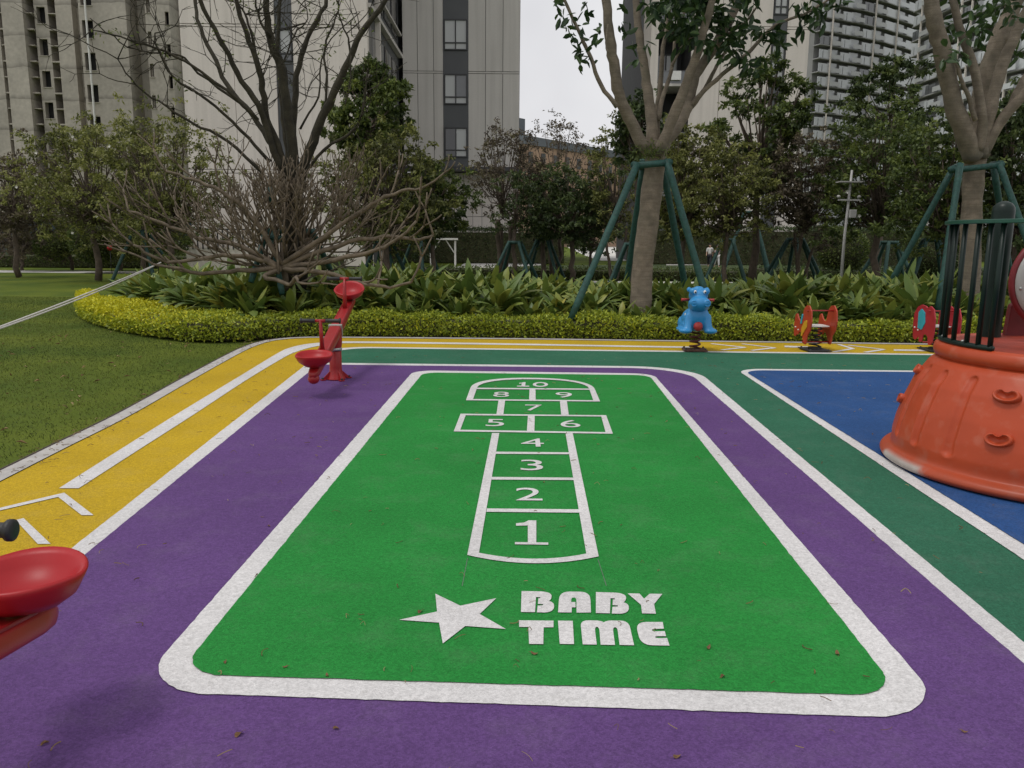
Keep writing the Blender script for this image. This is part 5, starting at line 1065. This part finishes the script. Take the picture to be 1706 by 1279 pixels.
# ------------------------------------------------------------------ paths and darker ground beyond the bed
M['darkgrass'] = mat('shaded_ground_cover', (.045, .070, .018), .95, .4, 2.5, .9, 25, fine=.4, fscale=30)  # dark ground cover plants; the trees' shade is also put into this colour
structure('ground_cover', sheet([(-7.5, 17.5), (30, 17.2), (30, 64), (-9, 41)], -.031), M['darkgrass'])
structure('path', sheet([gp(-200, 448.5, -.03), gp(235, 452.2, -.03), gp(235, 455.4, -.03), gp(-200, 452.2, -.03)], -.027), M['path'])
structure('path', sheet([gp(985, 468, -.03), gp(1300, 470.5, -.03), gp(1300, 473, -.03), gp(985, 471, -.03)], -.027), M['path'])
structure('path', sheet([gp(780, 435, 0), gp(925, 434, 0), gp(900, 441, 0), gp(840, 444, 0), gp(820, 450, 0), gp(745, 452, 0)], -.026), M['path'])
structure('path', sheet([gp(1110, 434.5, 0), gp(1225, 434.5, 0), gp(1240, 440, 0), gp(1110, 441, 0)], -.024), M['path'])
structure('path', sheet(rounded([gp(940, 409, 0), gp(1030, 408.5, 0), gp(1050, 414, 0), gp(1205, 421, 0), gp(1240, 431, 0), gp(1000, 434, 0), gp(975, 425, 0)], 1.0), -.025), M['path'])
# ------------------------------------------------------------------ buildings
def xy(x, y, D): p = at(x, y, D); return p[0], p[2]
def win(name, parent, x0, x1, z0, z1, yf, dark=(), org=None, cols=2, trans=True):
    """casement window on a facade facing -Y at yf: frame (part) with panes (sub-parts)"""
    ox, oy, oz = org; w_ = x1-x0; h = z1-z0; t = .07; zt = z0+h*.24 if trans else z0
    f = MB()
    f.box(((x0+x1)/2-ox, yf-oy, z0+t/2-oz), (w_, .12, t)); f.box(((x0+x1)/2-ox, yf-oy, z1-t/2-oz), (w_, .12, t))
    for x in [x0+t/2, x1-t/2]+[x0+w_*i/cols for i in range(1, cols)]: f.box((x-ox, yf-oy-.002, (z0+z1)/2-oz), (t, .115, h-2*t))
    if trans: f.box(((x0+x1)/2-ox, yf-oy-.004, zt-oz), (w_-2*t, .10, t))
    fo_ = part(name, f, M['frame'], parent)
    for c_ in range(cols):
        for r_, (a, b) in enumerate(((z0+t, zt-t/2), (zt+t/2, z1-t))) if trans else ((0, (z0+t, z1-t)),):
            g = MB(); g.box((x0+w_*(c_+.5)/cols-ox, yf-oy+.03, (a+b)/2-oz), (w_/cols-t, .02, b-a)); part('pane', g, M['dglass'] if (c_, r_) in dark else (M['curtain'] if rng.random() < .75 else M['glass']), fo_)
DB = 54.
# ---- white block, right wing (faces the court) and left wing
xl = xy(671, 120, DB)[0]; xr = xy(866, 120, DB)[0]; zb = xy(760, 278, DB)[1]; H_ = 46.
wb = thing('white_apartment_block', 'pale panelled block in the centre with one dark column of windows', 'building', ((xl+xr)/2, DB, 0)); O = np.array(wb.location)
cx0 = xy(738.5, 120, DB)[0]; cx1 = xy(780, 120, DB)[0]
core = MB(); core.box(((xl+xr)/2-O[0], 7.1, (H_+zb)/2), (xr-xl, 14, H_-zb)); part('wall', core, M['groove'], wb)
pn = MB(); zs = [zb]+[zb+1.05*0+xy(700, y, DB)[1]*0 for y in ()]
jz = [zb, xy(700, 121.5, DB)[1], xy(700, 118, DB)[1]]; z = jz[-1]
while z < H_: jz += [z+6.9, z+7.05]; z = z+7.05
gp_ = .035
for a, b in zip(jz[:-1], jz[1:]):
    if b-a < .3: xsn = [xl, cx0, None, cx1, xr]
    else: xsn = [xl, xy(695, 60, DB)[0], xy(722, 60, DB)[0], cx0, None, cx1, xy(809, 60, DB)[0], xy(838, 60, DB)[0], xr]
    for x0, x1 in zip(xsn[:-1], xsn[1:]):
        if x0 is None or x1 is None: continue
        pn.box(((x0+x1)/2-O[0], .06, (a+b)/2), (x1-x0-gp_, .12, b-a-gp_))
part('cladding', pn, M['pale2'], wb)
sp_ = MB(); sp_.box(((cx0+cx1)/2-O[0], .045, (H_+zb)/2), (cx1-cx0, .10, H_-zb)); part('spandrel_strip', sp_, M['spandrel'], wb)
wy = [(212.5, 263), (124.5, 175), (32, 85)]; hh = xy(760, 124.5, DB)[1]-xy(760, 175, DB)[1]; st = (xy(760, 32, DB)[1]-xy(760, 212.5, DB)[1])/2
z1s = xy(760, 212.5, DB)[1]
for k in range(9): win('window', wb, cx0+.06, cx1-.06, z1s-hh+k*st, z1s+k*st, DB-.05, dark=((0, 1), (0, 0)) if k == 0 else (), org=O)
lg = MB(); lg.box(((xl+xr)/2-O[0]+.1, .2, zb-.14), (xr-xl+.3, 1.5, .26)); part('canopy', lg, M['frame'], wb)
bs = MB(); bs.box(((xl+xr)/2-O[0], 8.2, (zb-.27)/2), (xr-xl-.2, 14, zb-.27)); part('ground_floor', bs, M['groove'], wb)
pb = MB(); x = xl+.1
while x < xr-.4:
    w_ = .62
    for a, b in ((.2, xy(800, 360, DB)[1]), (xy(800, 360, DB)[1], xy(800, 311, DB)[1]), (xy(800, 311, DB)[1], zb-.3)): pb.box((x+w_/2-O[0], 1.15, (a+b)/2), (w_-.03, .1, b-a-.03))
    x += w_
part('ground_floor_panels', pb, M['pale'], wb)
# left wing, nearer
DA = 42.2; al = xy(304, 120, DA)[0]; ar = xy(606, 60, DA)[0]
wa = thing('white_apartment_block', 'tall pale smooth block behind the bare tree, glazed on its right flank', 'building', ((al+ar)/2, DA, 0)); O = np.array(wa.location)
s0, s1 = xy(458, 60, DA)[0], xy(487, 60, DA)[0]
cr_ = MB(); cr_.box(((al+ar)/2-O[0], 8.1, H_/2), (ar-al, 16, H_)); part('wall', cr_, M['groove'], wa)
pn = MB(); jz = [0, xy(540, 46, DA)[1]-7.05*1, xy(540, 46, DA)[1]-7.05+.18, xy(540, 46, DA)[1], xy(540, 41, DA)[1]]; z = jz[-1]
while z < H_: jz += [z+6.9, z+7.05]; z += 7.05
for a, b in zip(jz[:-1], jz[1:]):
    xsn = [al, (al*.45+s0*.55), s0, None, s1, s1*.52+ar*.48, ar] if b-a > .3 else [al, s0, None, s1, ar]
    for x0, x1 in zip(xsn[:-1], xsn[1:]):
        if x0 is None or x1 is None: continue
        pn.box(((x0+x1)/2-O[0], .04, (a+b)/2), (x1-x0-.025, .10, b-a-.035))
part('cladding', pn, M['pale'], wa)
sp_ = MB(); sp_.box(((s0+s1)/2-O[0], .10, H_/2), (s1-s0, .10, H_)); part('spandrel_strip', sp_, M['spandrel'], wa)
zt_ = xy(475, 47, DA)[1]
for k in range(-2, 6): win('window', wa, s0+.18, s1-.04, zt_-1.55+k*3.7, zt_+k*3.7, DA+.02, org=O, cols=1)
# glazed flank on the right side, x = ar
fx = ar-O[0]; y0f, y1f = .3, DB-DA
gl_ = MB(); gl_.box((fx+.05, (y0f+y1f)/2, H_/2), (.06, y1f-y0f, H_)); part('flank_glazing', gl_, M['spandrel'], wa)
cp2 = MB(); cp2.box((fx+.02, .15, H_/2), (.34, .42, H_)); part('corner_pier', cp2, M['pale'], wa)
cp3 = MB(); cp3.box((fx+.2, 3.1, H_/2), (.28, .30, H_)); part('pilaster', cp3, M['pale'], wa)
for k in range(-1, 11):
    z = xy(609, 5, DA)[1]-3.7*2+k*3.7
    if z < .5: continue
    e = MB(); e.box((fx+.22, (y0f+y1f)/2, z), (.30, y1f-y0f, .20)); part('slab_edge', e, M['pale2'], wa)
    e = MB(); e.box((fx+.20, (y0f+y1f)/2, z+1.27), (.22, y1f-y0f, .12)); part('transom', e, M['pale2'], wa)
    for j in range(4):
        yy = 1.5+j*2.75; f = MB(); f.box((fx+.10, yy, z+1.9), (.06, 2.3, 2.2)); fo_ = part('window', f, M['frame'], wa)
        for q in (-1, 1): g = MB(); g.box((fx+.14, yy+q*.56, z+1.9), (.02, 1.0, 2.0)); part('pane', g, M['glass'] if rng.random() < .6 else M['dglass'], fo_)
# ---- right white block with balconies
cl_, cr2 = xy(1083, 100, DB)[0], xy(1346, 100, DB)[0]; f1, rc = xy(1096, 100, DB)[0], xy(1151, 100, DB)[0]; s0, s1 = xy(1286, 60, DB)[0], xy(1311, 60, DB)[0]
wc = thing('white_apartment_block', 'pale block at right with a dark recess of balconies on its left edge', 'building', ((cl_+cr2)/2, DB, 0)); O = np.array(wc.location)
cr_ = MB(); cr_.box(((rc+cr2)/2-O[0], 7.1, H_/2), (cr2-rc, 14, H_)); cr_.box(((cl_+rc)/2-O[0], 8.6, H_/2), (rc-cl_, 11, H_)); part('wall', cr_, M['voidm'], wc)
fn = MB(); fn.box(((cl_+f1)/2-O[0], 1.5, H_/2), (f1-cl_, 3.2, H_)); part('fin_wall', fn, M['pale'], wc)
pn = MB(); jz = [0]; z = 0
while z < H_: jz += [z+7.3, z+7.45]; z += 7.45
for a, b in zip(jz[:-1], jz[1:]):
    for x0, x1 in ((rc, rc+1.9), (rc+1.9, rc+3.8), (rc+3.8, s0), (s1, cr2)): pn.box(((x0+x1)/2-O[0], .05, (a+b)/2), (x1-x0-.03, .1, b-a-.04))
part('cladding', pn, M['pale'], wc)
sp_ = MB(); sp_.box(((s0+s1)/2-O[0], .12, H_/2), (s1-s0, .1, H_)); part('spandrel_strip', sp_, M['spandrel'], wc)
zb_ = xy(1128, 125, DB)[1]
for k in range(-4, 7):
    z = zb_+k*3.8
    bl_ = MB(); bl_.box(((f1+rc)/2-O[0], 1.6, z-.55), (rc-f1, 2.8, .16)); part('balcony_slab', bl_, M['pale2'], wc)
    bx = MB(); xa = xy(1120, 120, DB)[0]; bx.box((xa+.28-O[0], .3, z), (.62, .5, .55)); part('planter_box', bx, M['whitep'], wc)
    rl = MB(); rl.box(((f1+rc)/2-O[0], .28, z+.3), (rc-f1-.1, .05, .05)); rl.box(((f1+rc)/2-O[0], .28, z-.10), (rc-f1-.1, .02, .72)); part('balcony_railing', rl, M['glass'], wc)
    win('window', wc, f1+.25, rc-.25, z-.4, z+1.9, DB+2.98, org=O, trans=False)
    win('window', wc, s0+.05, s1-.05, z-.1, z+1.9, DB+.04, org=O)
# ---- unfinished concrete tower
def concrete():
    m = mat('raw_concrete', (.41, .375, .325), .9, .18, .25, .2, 4, fine=.10, fscale=3); t = m.node_tree; L = t.links; b = [n for n in t.nodes if n.type == 'BSDF_PRINCIPLED'][0]; src = b.inputs['Base Color'].links[0].from_socket
    tc = [n for n in t.nodes if n.type == 'TEX_COORD'][0]; sx = t.nodes.new('ShaderNodeSeparateXYZ'); L.new(tc.outputs['Object'], sx.inputs[0])
    n2 = t.nodes.new('ShaderNodeTexNoise'); n2.inputs['Scale'].default_value = .5; n2.inputs['Detail'].default_value = 5; L.new(tc.outputs['Object'], n2.inputs['Vector'])
    a = t.nodes.new('ShaderNodeMath'); a.operation = 'MULTIPLY_ADD'; a.inputs[1].default_value = .5; L.new(n2.outputs['Fac'], a.inputs[0]); L.new(sx.outputs['Z'], a.inputs[2])
    md = t.nodes.new('ShaderNodeMath'); md.operation = 'FLOORED_MODULO'; md.inputs[1].default_value = 3.0; L.new(a.outputs[0], md.inputs[0])
    r = t.nodes.new('ShaderNodeMapRange'); r.inputs[1].default_value = 0; r.inputs[2].default_value = .45; r.inputs[3].default_value = .60; r.inputs[4].default_value = 1; L.new(md.outputs[0], r.inputs[0])
    v = t.nodes.new('ShaderNodeVectorMath'); v.operation = 'SCALE'; L.new(src, v.inputs[0]); L.new(r.outputs[0], v.inputs['Scale']); L.new(v.outputs[0], b.inputs['Base Color']); return m
M['rawc'] = concrete(); M['rawcd'] = mat('raw_concrete_shaded', (.19, .17, .15), .95, .2, .5); M['hole'] = mat('unlit_interior', (.012, .012, .012), .95, .2, 1)  # recess copy of the concrete is darker: shade put into its colour
ZT = 62.; et = thing('unfinished_tower', 'grey raw concrete tower under construction with empty window holes, far left', 'building', (at(160, 200, 84)[0], 84, 0)); O = np.array(et.location)
SEG_ = [(-70, 8, 83.6, 'plain'), (8, 18, 85.2, 'slot'), (18, 53, 83.2, 'plain'), (53, 64, 85.2, 'slot'), (64, 87, 84.0, 'wide'), (87, 101, 85.4, 'slot'), (101, 128, 83.8, 'plain'), (128, 146, 84.8, 'narrow'), (146, 223, 83.0, 'tall'), (223, 250, 85.6, 'plain'), (250, 290, 83.6, 'small'), (290, 308, 85.8, 'plain')]
YR = 100
zref = at(75, 39, 84)[2]-24.0
def edge(x, D): return at(x, YR, D)[0]
for (a, b, D, kind) in SEG_:
    x0, x1 = edge(a, 84.), edge(b, 84.); cx_, w_ = (x0+x1)/2, x1-x0
    if kind == 'plain':
        m_ = MB(); m_.box((cx_-O[0], D-O[1]+4, ZT/2), (w_, 8, ZT)); part('wall', m_, M['rawc'], et); continue
    if kind == 'slot':
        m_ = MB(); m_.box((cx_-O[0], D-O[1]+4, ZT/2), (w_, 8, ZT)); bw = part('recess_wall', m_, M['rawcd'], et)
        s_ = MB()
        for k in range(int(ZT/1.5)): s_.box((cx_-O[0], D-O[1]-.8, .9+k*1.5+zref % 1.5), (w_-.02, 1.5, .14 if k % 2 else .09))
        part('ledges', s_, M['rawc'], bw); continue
    wins = dict(wide=[(68, 82, 0, 1.55)], narrow=[(131, 136, .1, 1.3), (128.5, 140, 1.75, 2.1)], tall=[(150, 168, .1, 1.75)], small=[(252, 258, .2, 1.45), (282, 288.5, -.9, .3)])[kind]
    off = {'wide': 0, 'narrow': .1, 'tall': 1.35, 'small': .8}[kind]
    # wall with real openings, storey by storey
    m_ = MB(); th_ = .35; k = 0; z = zref+off-24.
    xs_ = sorted(set([x0, x1]+[edge(v, 84.) for w2 in wins for v in w2[:2]])); zs_ = [0., ZT]; holes = []
    for k in range(-9, 14):
        for w2 in wins:
            za = zref+off+24-3.0*0+(k)*3.0-0+w2[2]; zb2 = za-w2[2]+w2[3]
            if za > .3 and zb2 < ZT-.3: holes.append((edge(w2[0], 84.), edge(w2[1], 84.), za, zb2)); zs_ += [za, zb2]
    zs_ = sorted(set(round(v, 4) for v in zs_))
    for i in range(len(xs_)-1):
        run = None
        for j in range(len(zs_)-1):
            xm, zm = (xs_[i]+xs_[i+1])/2, (zs_[j]+zs_[j+1])/2; isH = any(h[0] < xm < h[1] and h[2] < zm < h[3] for h in holes)
            if not isH: run = (run[0], zs_[j+1]) if run else (zs_[j], zs_[j+1])
            if (isH or j == len(zs_)-2) and run: m_.box(((xs_[i]+xs_[i+1])/2-O[0], D-O[1]+th_/2, (run[0]+run[1])/2), (xs_[i+1]-xs_[i], th_, run[1]-run[0])); run = None
    part('wall', m_, M['rawc'], et)
    for sx_ in (x0+.12, x1-.12): m2_ = MB(); m2_.box((sx_-O[0], D-O[1]+th_+3.9, ZT/2), (.24, 7.8, ZT)); part('return_wall', m2_, M['rawc'], et)
    bb = MB(); bb.box((cx_-O[0], D-O[1]+4.6, ZT/2), (w_-.5, 8, ZT)); part('dark_interior', bb, M['hole'], et)  # black block behind the openings: darkness of the empty rooms put into colour
    for h in holes:
        if h[2] < 10 or h[2] > 34: continue
        s_ = MB(); s_.box(((h[0]+h[1])/2-O[0], D-O[1]-.04, h[2]-.04), (h[1]-h[0]+.16, .10, .07)); part('window_sill', s_, M['rawc'], et)
hp = thing('hoist_hose', 'thin white hose hanging down the unfinished concrete tower', 'hose', at(150, 100, 82.5)); m_ = MB(); m_.tube([at(138, -60, 82.6), at(141, 0, 82.6), at(147, 70, 82.6), at(153, 140, 82.6), at(158, 200, 82.6), at(160, 300, 82.6)], .11, 6); part('hose', m_, M['whitep'], hp, True, org=hp.location)
# ---- far orange building
A = at(872, 300, 150); B = at(1040, 300, 178); ob = thing('orange_building', 'distant orange and grey building seen in the gap under the sky', 'building', ((A[0]+B[0])/2, (A[1]+B[1])/2, 0)); O = np.array(ob.location)
dx, dy = B[0]-A[0], B[1]-A[1]; LN = math.hypot(dx, dy); ca_, sa_ = dx/LN, dy/LN; RT = np.array([[ca_, -sa_, 0], [sa_, ca_, 0], [0, 0, 1]]); HT = 18.4
M['orangeb'] = mat('orange_render', (.40, .27, .19), .85, .08, .2); M['greyroof'] = mat('grey_roof_band', (.13, .145, .165), .7, .1, .3)
def rb3(name, c_, d, m, parent=ob): m_ = MB(); m_.box(RT @ np.array(c_, float), d, RT); return part(name, m_, m, parent)
rb3('wall', (0, 10, HT/2), (LN, 20, HT), M['orangeb']); rb3('roof_band', (0, 9.9, HT+.75), (LN+.6, 20.6, 1.5), M['greyroof']); rb3('roof_house', (-LN/2+2.5, 8, HT+3.4), (6, 8, 3.8), M['greyroof']); rb3('roof_railing', (3, 1.2, HT+2.1), (LN-8, .05, .05), M['frame'])
n_w = 9
for i in range(n_w):
    for j in range(4):
        m_ = MB(); c_ = np.array([-LN/2+LN*(i+.5)/n_w, -.06, HT-2.2-j*3.1]); m_.box(RT @ c_, (1.25, .16, 2.0), RT); part('window', m_, M['spandrel'], ob)
# ---- far curved towers with balconies
def far_tower(label, pts, z0floor, fh, nf, bays, mh, seed, green=()):
    """pts: (px, D) corners of the facade from left to right; bays per segment"""
    r = np.random.default_rng(seed); W = [np.array([at(x, 200, D)[0], D]) for x, D in pts]; base = np.array([np.mean([w_[0] for w_ in W]), np.mean([w_[1] for w_ in W]), 0.])
    t = thing('high_rise_tower', label, 'building', base); ht = nf*fh+z0floor; cnt_w = 0; rest = MB(); 
    for s_ in range(len(W)-1):
        A, B = W[s_], W[s_+1]; L_ = np.linalg.norm(B-A); d = (B-A)/L_; ang = math.atan2(d[1], d[0]); RT = np.array([[math.cos(ang), -math.sin(ang), 0], [math.sin(ang), math.cos(ang), 0], [0, 0, 1]]); c0 = np.array([*(A+B)/2, 0])-base
        def bx(mb, c_, dd): mb.box(c0+RT @ np.array(c_, float), dd, RT)
        m_ = MB(); bx(m_, (0, 6, ht/2), (L_, 12, ht)); part('wall', m_, M['towerwall'], t)
        sl2 = MB()
        for f in range(nf): bx(sl2, (0, -.9, z0floor+f*fh), (L_+.3, 1.9, .22))
        part('floor_slabs', sl2, M['towerslab'], t)
        nb = bays[s_]; bw = L_/nb
        for i in range(nb+1):
            if i % 4 == 1: m_ = MB(); bx(m_, (-L_/2+i*bw, -1.95, ht/2), (.26, .3, ht)); part('column', m_, M['pale'], t)
        for i in range(nb):
            jut = .9 if i % 2 else 0
            for f in range(nf):
                z = z0floor+f*fh; x = -L_/2+(i+.5)*bw
                py = 397-(z-EYE)*F/A[1]
                vis = -30 < py < 260
                mat_ = M['curtain'] if r.random() < .6 else M['glass']
                if i % 2 == 0:
                    tgt = MB(); bx(tgt, (x, -1.65, z+.95), (bw*.97, .1, 2.0))
                    if vis and cnt_w < 95:
                        fo_ = part('window', tgt, M['towerglass'] if r.random() < .75 else M['glass'], t); cnt_w += 1
                        mm = MB(); bx(mm, (x-bw*.15, -1.72, z+.95), (.07, .06, 1.5)); part('mullion', mm, M['frame'], fo_)
                    else: rest.v += [v+0 for v in tgt.v]; n0 = rest.n; rest.f += [tuple(q+n0 for q in ff) for ff in tgt.f]; rest.n += tgt.n
                else:
                    wbk = MB(); bx(wbk, (x, -1.0, z+1.25), (bw*.9, .06, 2.3)); rest.v += [v+0 for v in wbk.v]; n0 = rest.n; rest.f += [tuple(q+n0 for q in ff) for ff in wbk.f]; rest.n += wbk.n
                    tgt = MB(); bx(tgt, (x, -1.80-jut*.5, z+.62), (bw*.94, .06, .95))
                    if vis and cnt_w < 95: part('balcony_railing', tgt, M['railglass'], t); cnt_w += 1
                    else: rest.v += [v+0 for v in tgt.v]; n0 = rest.n; rest.f += [tuple(q+n0 for q in ff) for ff in tgt.f]; rest.n += tgt.n
    if rest.n: o = part('windows', rest, M['towerglass'], t); o['kind'] = 'stuff'
M['towerwall'] = mat('tower_recess', (.24, .24, .235), .8, .2, .15); M['towerslab'] = mat('tower_slab', (.27, .27, .265), .8, .1, .3)
M['towerglass'] = glass('tower_window_glass', (.46, .48, .49), .25); M['railglass'] = glass('balcony_glass', (.36, .37, .36), .3)
far_tower('far grey tower with stacked balconies, left part of the curved pair', [(1347, 190), (1415, 196), (1450, 200), (1520, 212)], 1.2, 2.9, 30, [4, 2, 4], 0, 3)
far_tower('nearer grey tower at the right edge, behind the right staked tree', [(1520, 178), (1600, 160), (1740, 140)], .8, 3.0, 24, [5, 8], 0, 5)
# ------------------------------------------------------------------ small things behind the bed
M['hoard'] = mat('blue_hoarding', (.010, .028, .06), .6, .15, 1)
hb_ = thing('site_hoarding', 'dark blue construction hoarding behind the shrubs at far left', 'hoarding', (-24, 46.5, 0)); 
for k in range(10):
    m_ = MB(); m_.box((-10+k*2.0, 0, 1.15), (1.97, .06, 2.3)); part('panel', m_, M['hoard'], hb_)
rw = at(375, 395, 36); rl_ = thing('railed_wall', 'pale low wall topped by black railings, behind the bare branches', 'wall', (rw[0], 36, 0))
m_ = MB(); m_.box((0, .2, .5), (3.6, .25, 1.0)); part('plinth', m_, M['pale'], rl_); m_ = MB(); m_.box((0, .9, 1.2), (3.6, .1, 2.4)); part('back_wall', m_, M['pale'], rl_)
for k in range(16): m_ = MB(); m_.box((-1.7+k*.225, .05, 1.35), (.05, .05, .85)); part('baluster', m_, M['frame'], rl_)
m_ = MB(); m_.box((0, .05, 1.80), (3.6, .07, .06)); part('top_rail', m_, M['frame'], rl_)
tp = at(738, 398, 40); tbq = thing('picnic_table', 'pale topped table frame standing right of the bare branches', 'table', (tp[0], 40, 0)); zt2 = tp[2]
m_ = MB(); m_.box((0, 0, zt2), (1.45, .5, .09)); part('table_top', m_, M['path'], tbq, bevel=.01)
for sx in (-1, 1):
    m_ = MB(); m_.box((sx*.6, 0, zt2/2-.03), (.09, .09, zt2-.09)); part('leg', m_, M['path'], tbq)
    m_ = MB(); m_.tube([(sx*.58, .0, .75), (sx*.15, .0, zt2-.06)], .03, 6); part('brace', m_, M['path'], tbq)
pp = at(1411, 345, 20.5); ip = thing('instrument_post', 'white post with cross arm and small boxes among the trees at right', 'post', (pp[0], 20.5, 0)); O = np.array([pp[0], 20.5, 0])
ztp = at(1411, 283, 20.5)[2]; m_ = MB(); m_.tube([(0, 0, 0), (.0, 0, ztp*.5), (.05, 0, ztp)], [.042, .036, .028], 10); part('pole', m_, M['greyp'], ip, True)
za = at(1411, 333, 20.5)[2]; m_ = MB(); m_.box((0.02, -.05, za), (.55, .04, .04)); part('cross_arm', m_, M['greyp'], ip)
for dx_ in (-.25, .26): m_ = MB(); m_.ell((dx_, -.05, za+.08), (.05, .05, .04), 10); part('sensor', m_, M['greyp'], ip, True)
m_ = MB(); m_.box((.12, -.09, at(1411, 356, 20.5)[2]), (.16, .10, .20)); part('box', m_, M['greyp'], ip, bevel=.01)
m_ = MB(); m_.box((.0, .0, at(1411, 303, 20.5)[2]), (.55, .3, .03)); part('solar_panel', m_, M['greyp'], ip)
rd = at(183, 413, 32); rdt = thing('red_lantern', 'tiny red round lantern beside the clipped shrubs', 'lantern', (rd[0], 32, 0)); m_ = MB(); m_.tube([(0, 0, 0), (0, 0, rd[2])], .012, 6); part('stick', m_, M['frame'], rdt, True)
m_ = MB(); m_.lathe([(0, -.10), (.07, -.08), (.11, 0), (.07, .08), (0, .10)], 12, c=(0, 0, rd[2])); part('shade', m_, M['red'], rdt, True)
# ------------------------------------------------------------------ the two people on the far path
M['skin'] = mat('skin', (.42, .26, .18), .6, .05); M['hair'] = mat('black_hair', (.012, .01, .01), .5, .1); M['cloth_w'] = mat('white_cloth', (.62, .60, .58), .85, .05, 10); M['cloth_p'] = mat('pale_pink_cloth', (.50, .36, .35), .85, .1, 10); M['cloth_d'] = mat('dark_trousers', (.02, .02, .028), .85, .1, 10); M['shoe'] = mat('pale_shoe', (.4, .4, .4), .7)
def skinned(name, verts, edges, radii, root=0, sub=2):
    me = bpy.data.meshes.new(name); me.from_pydata([tuple(v) for v in verts], edges, []); ob_ = bpy.data.objects.new('tmp', me); COL.objects.link(ob_)
    ob_.modifiers.new('s', 'SKIN'); sd_ = me.skin_vertices[0].data
    for i, r_ in enumerate(radii): sd_[i].radius = (r_, r_) if np.isscalar(r_) else r_; sd_[i].use_root = (i == root)
    s2 = ob_.modifiers.new('u', 'SUBSURF'); s2.levels = sub; s2.render_levels = sub
    bpy.context.view_layer.update(); m2 = bpy.data.meshes.new_from_object(ob_.evaluated_get(bpy.context.evaluated_depsgraph_get())); bpy.data.objects.remove(ob_); m2.name = name; return m2
def person(label, p, h, rz, top_m, leg_m, stride=.16, arm=.2):
    t = thing('person', label, 'person', (p[0], p[1], -.02), rz); t.scale = (h,)*3          # unit height figure
    # joints of a walking figure facing -Y, height 1
    J = [(0, 0, .53), (0, -.005, .62), (0, 0, .72), (0, .0, .80), (0, -.005, .845), (0, -.012, .90), (0, -.012, .955),
         (.052, 0, .50), (.056, -stride*.5, .27), (.056, -stride*.75, .035), (.058, -stride*.75-.06, .018),
         (-.052, 0, .50), (-.056, stride*.35, .28), (-.056, stride*.95, .06), (-.058, stride*.9-.04, .018),
         (.105, 0, .795), (.125, arm*.3, .64), (.125, arm*.15, .50), (.125, arm*.1-.01, .455), (-.105, 0, .795), (-.125, -arm*.2, .64), (-.12, -arm*.7, .52), (-.118, -arm*.85, .48)]
    E_ = [(0, 1), (1, 2), (2, 3), (3, 4), (4, 5), (5, 6), (0, 7), (7, 8), (8, 9), (9, 10), (0, 11), (11, 12), (12, 13), (13, 14), (3, 15), (15, 16), (16, 17), (17, 18), (3, 19), (19, 20), (20, 21), (21, 22)]
    rad = [.075, .066, .075, .06, .03, .052, .045, .052, .036, .022, .022, .052, .036, .022, .022, .032, .024, .018, .02, .032, .024, .018, .02]
    link('body', skinned('body', J, E_, rad), M['skin'], t, smooth=True)
    link('shirt', skinned('shirt', [J[0], J[1], J[2], J[3], J[15], J[16], J[19], J[20]], [(0, 1), (1, 2), (2, 3), (3, 4), (4, 5), (3, 6), (6, 7)], [.088, .080, .086, .062, .042, .036, .042, .036]), top_m, t, smooth=True)
    link('trousers', skinned('trousers', [J[0], J[7], J[8], tuple(np.array(J[9])+[0, 0, .03]), J[11], J[12], tuple(np.array(J[13])+[0, 0, .03])], [(0, 1), (1, 2), (2, 3), (0, 4), (4, 5), (5, 6)], [.086, .062, .046, .034, .062, .046, .034]), leg_m, t, smooth=True)
    hm = MB(); hm.ell((0, .006, .955), (.052, .058, .052), 14); hm.ell((0, .03, .92), (.048, .04, .05), 12); part('hair', hm, M['hair'], t, True)
pA = at(1182, 430, 47); pB = at(1196, 430, 46.5)
person('person in white top and dark trousers walking on the far path', pA, 1.34, R(-20), M['cloth_w'], M['cloth_d'])
person('person in pale pinkish white clothes walking beside the one in dark trousers', pB+np.array([.05, .4, 0]), 1.28, R(15), M['cloth_p'], M['cloth_w'], .12)
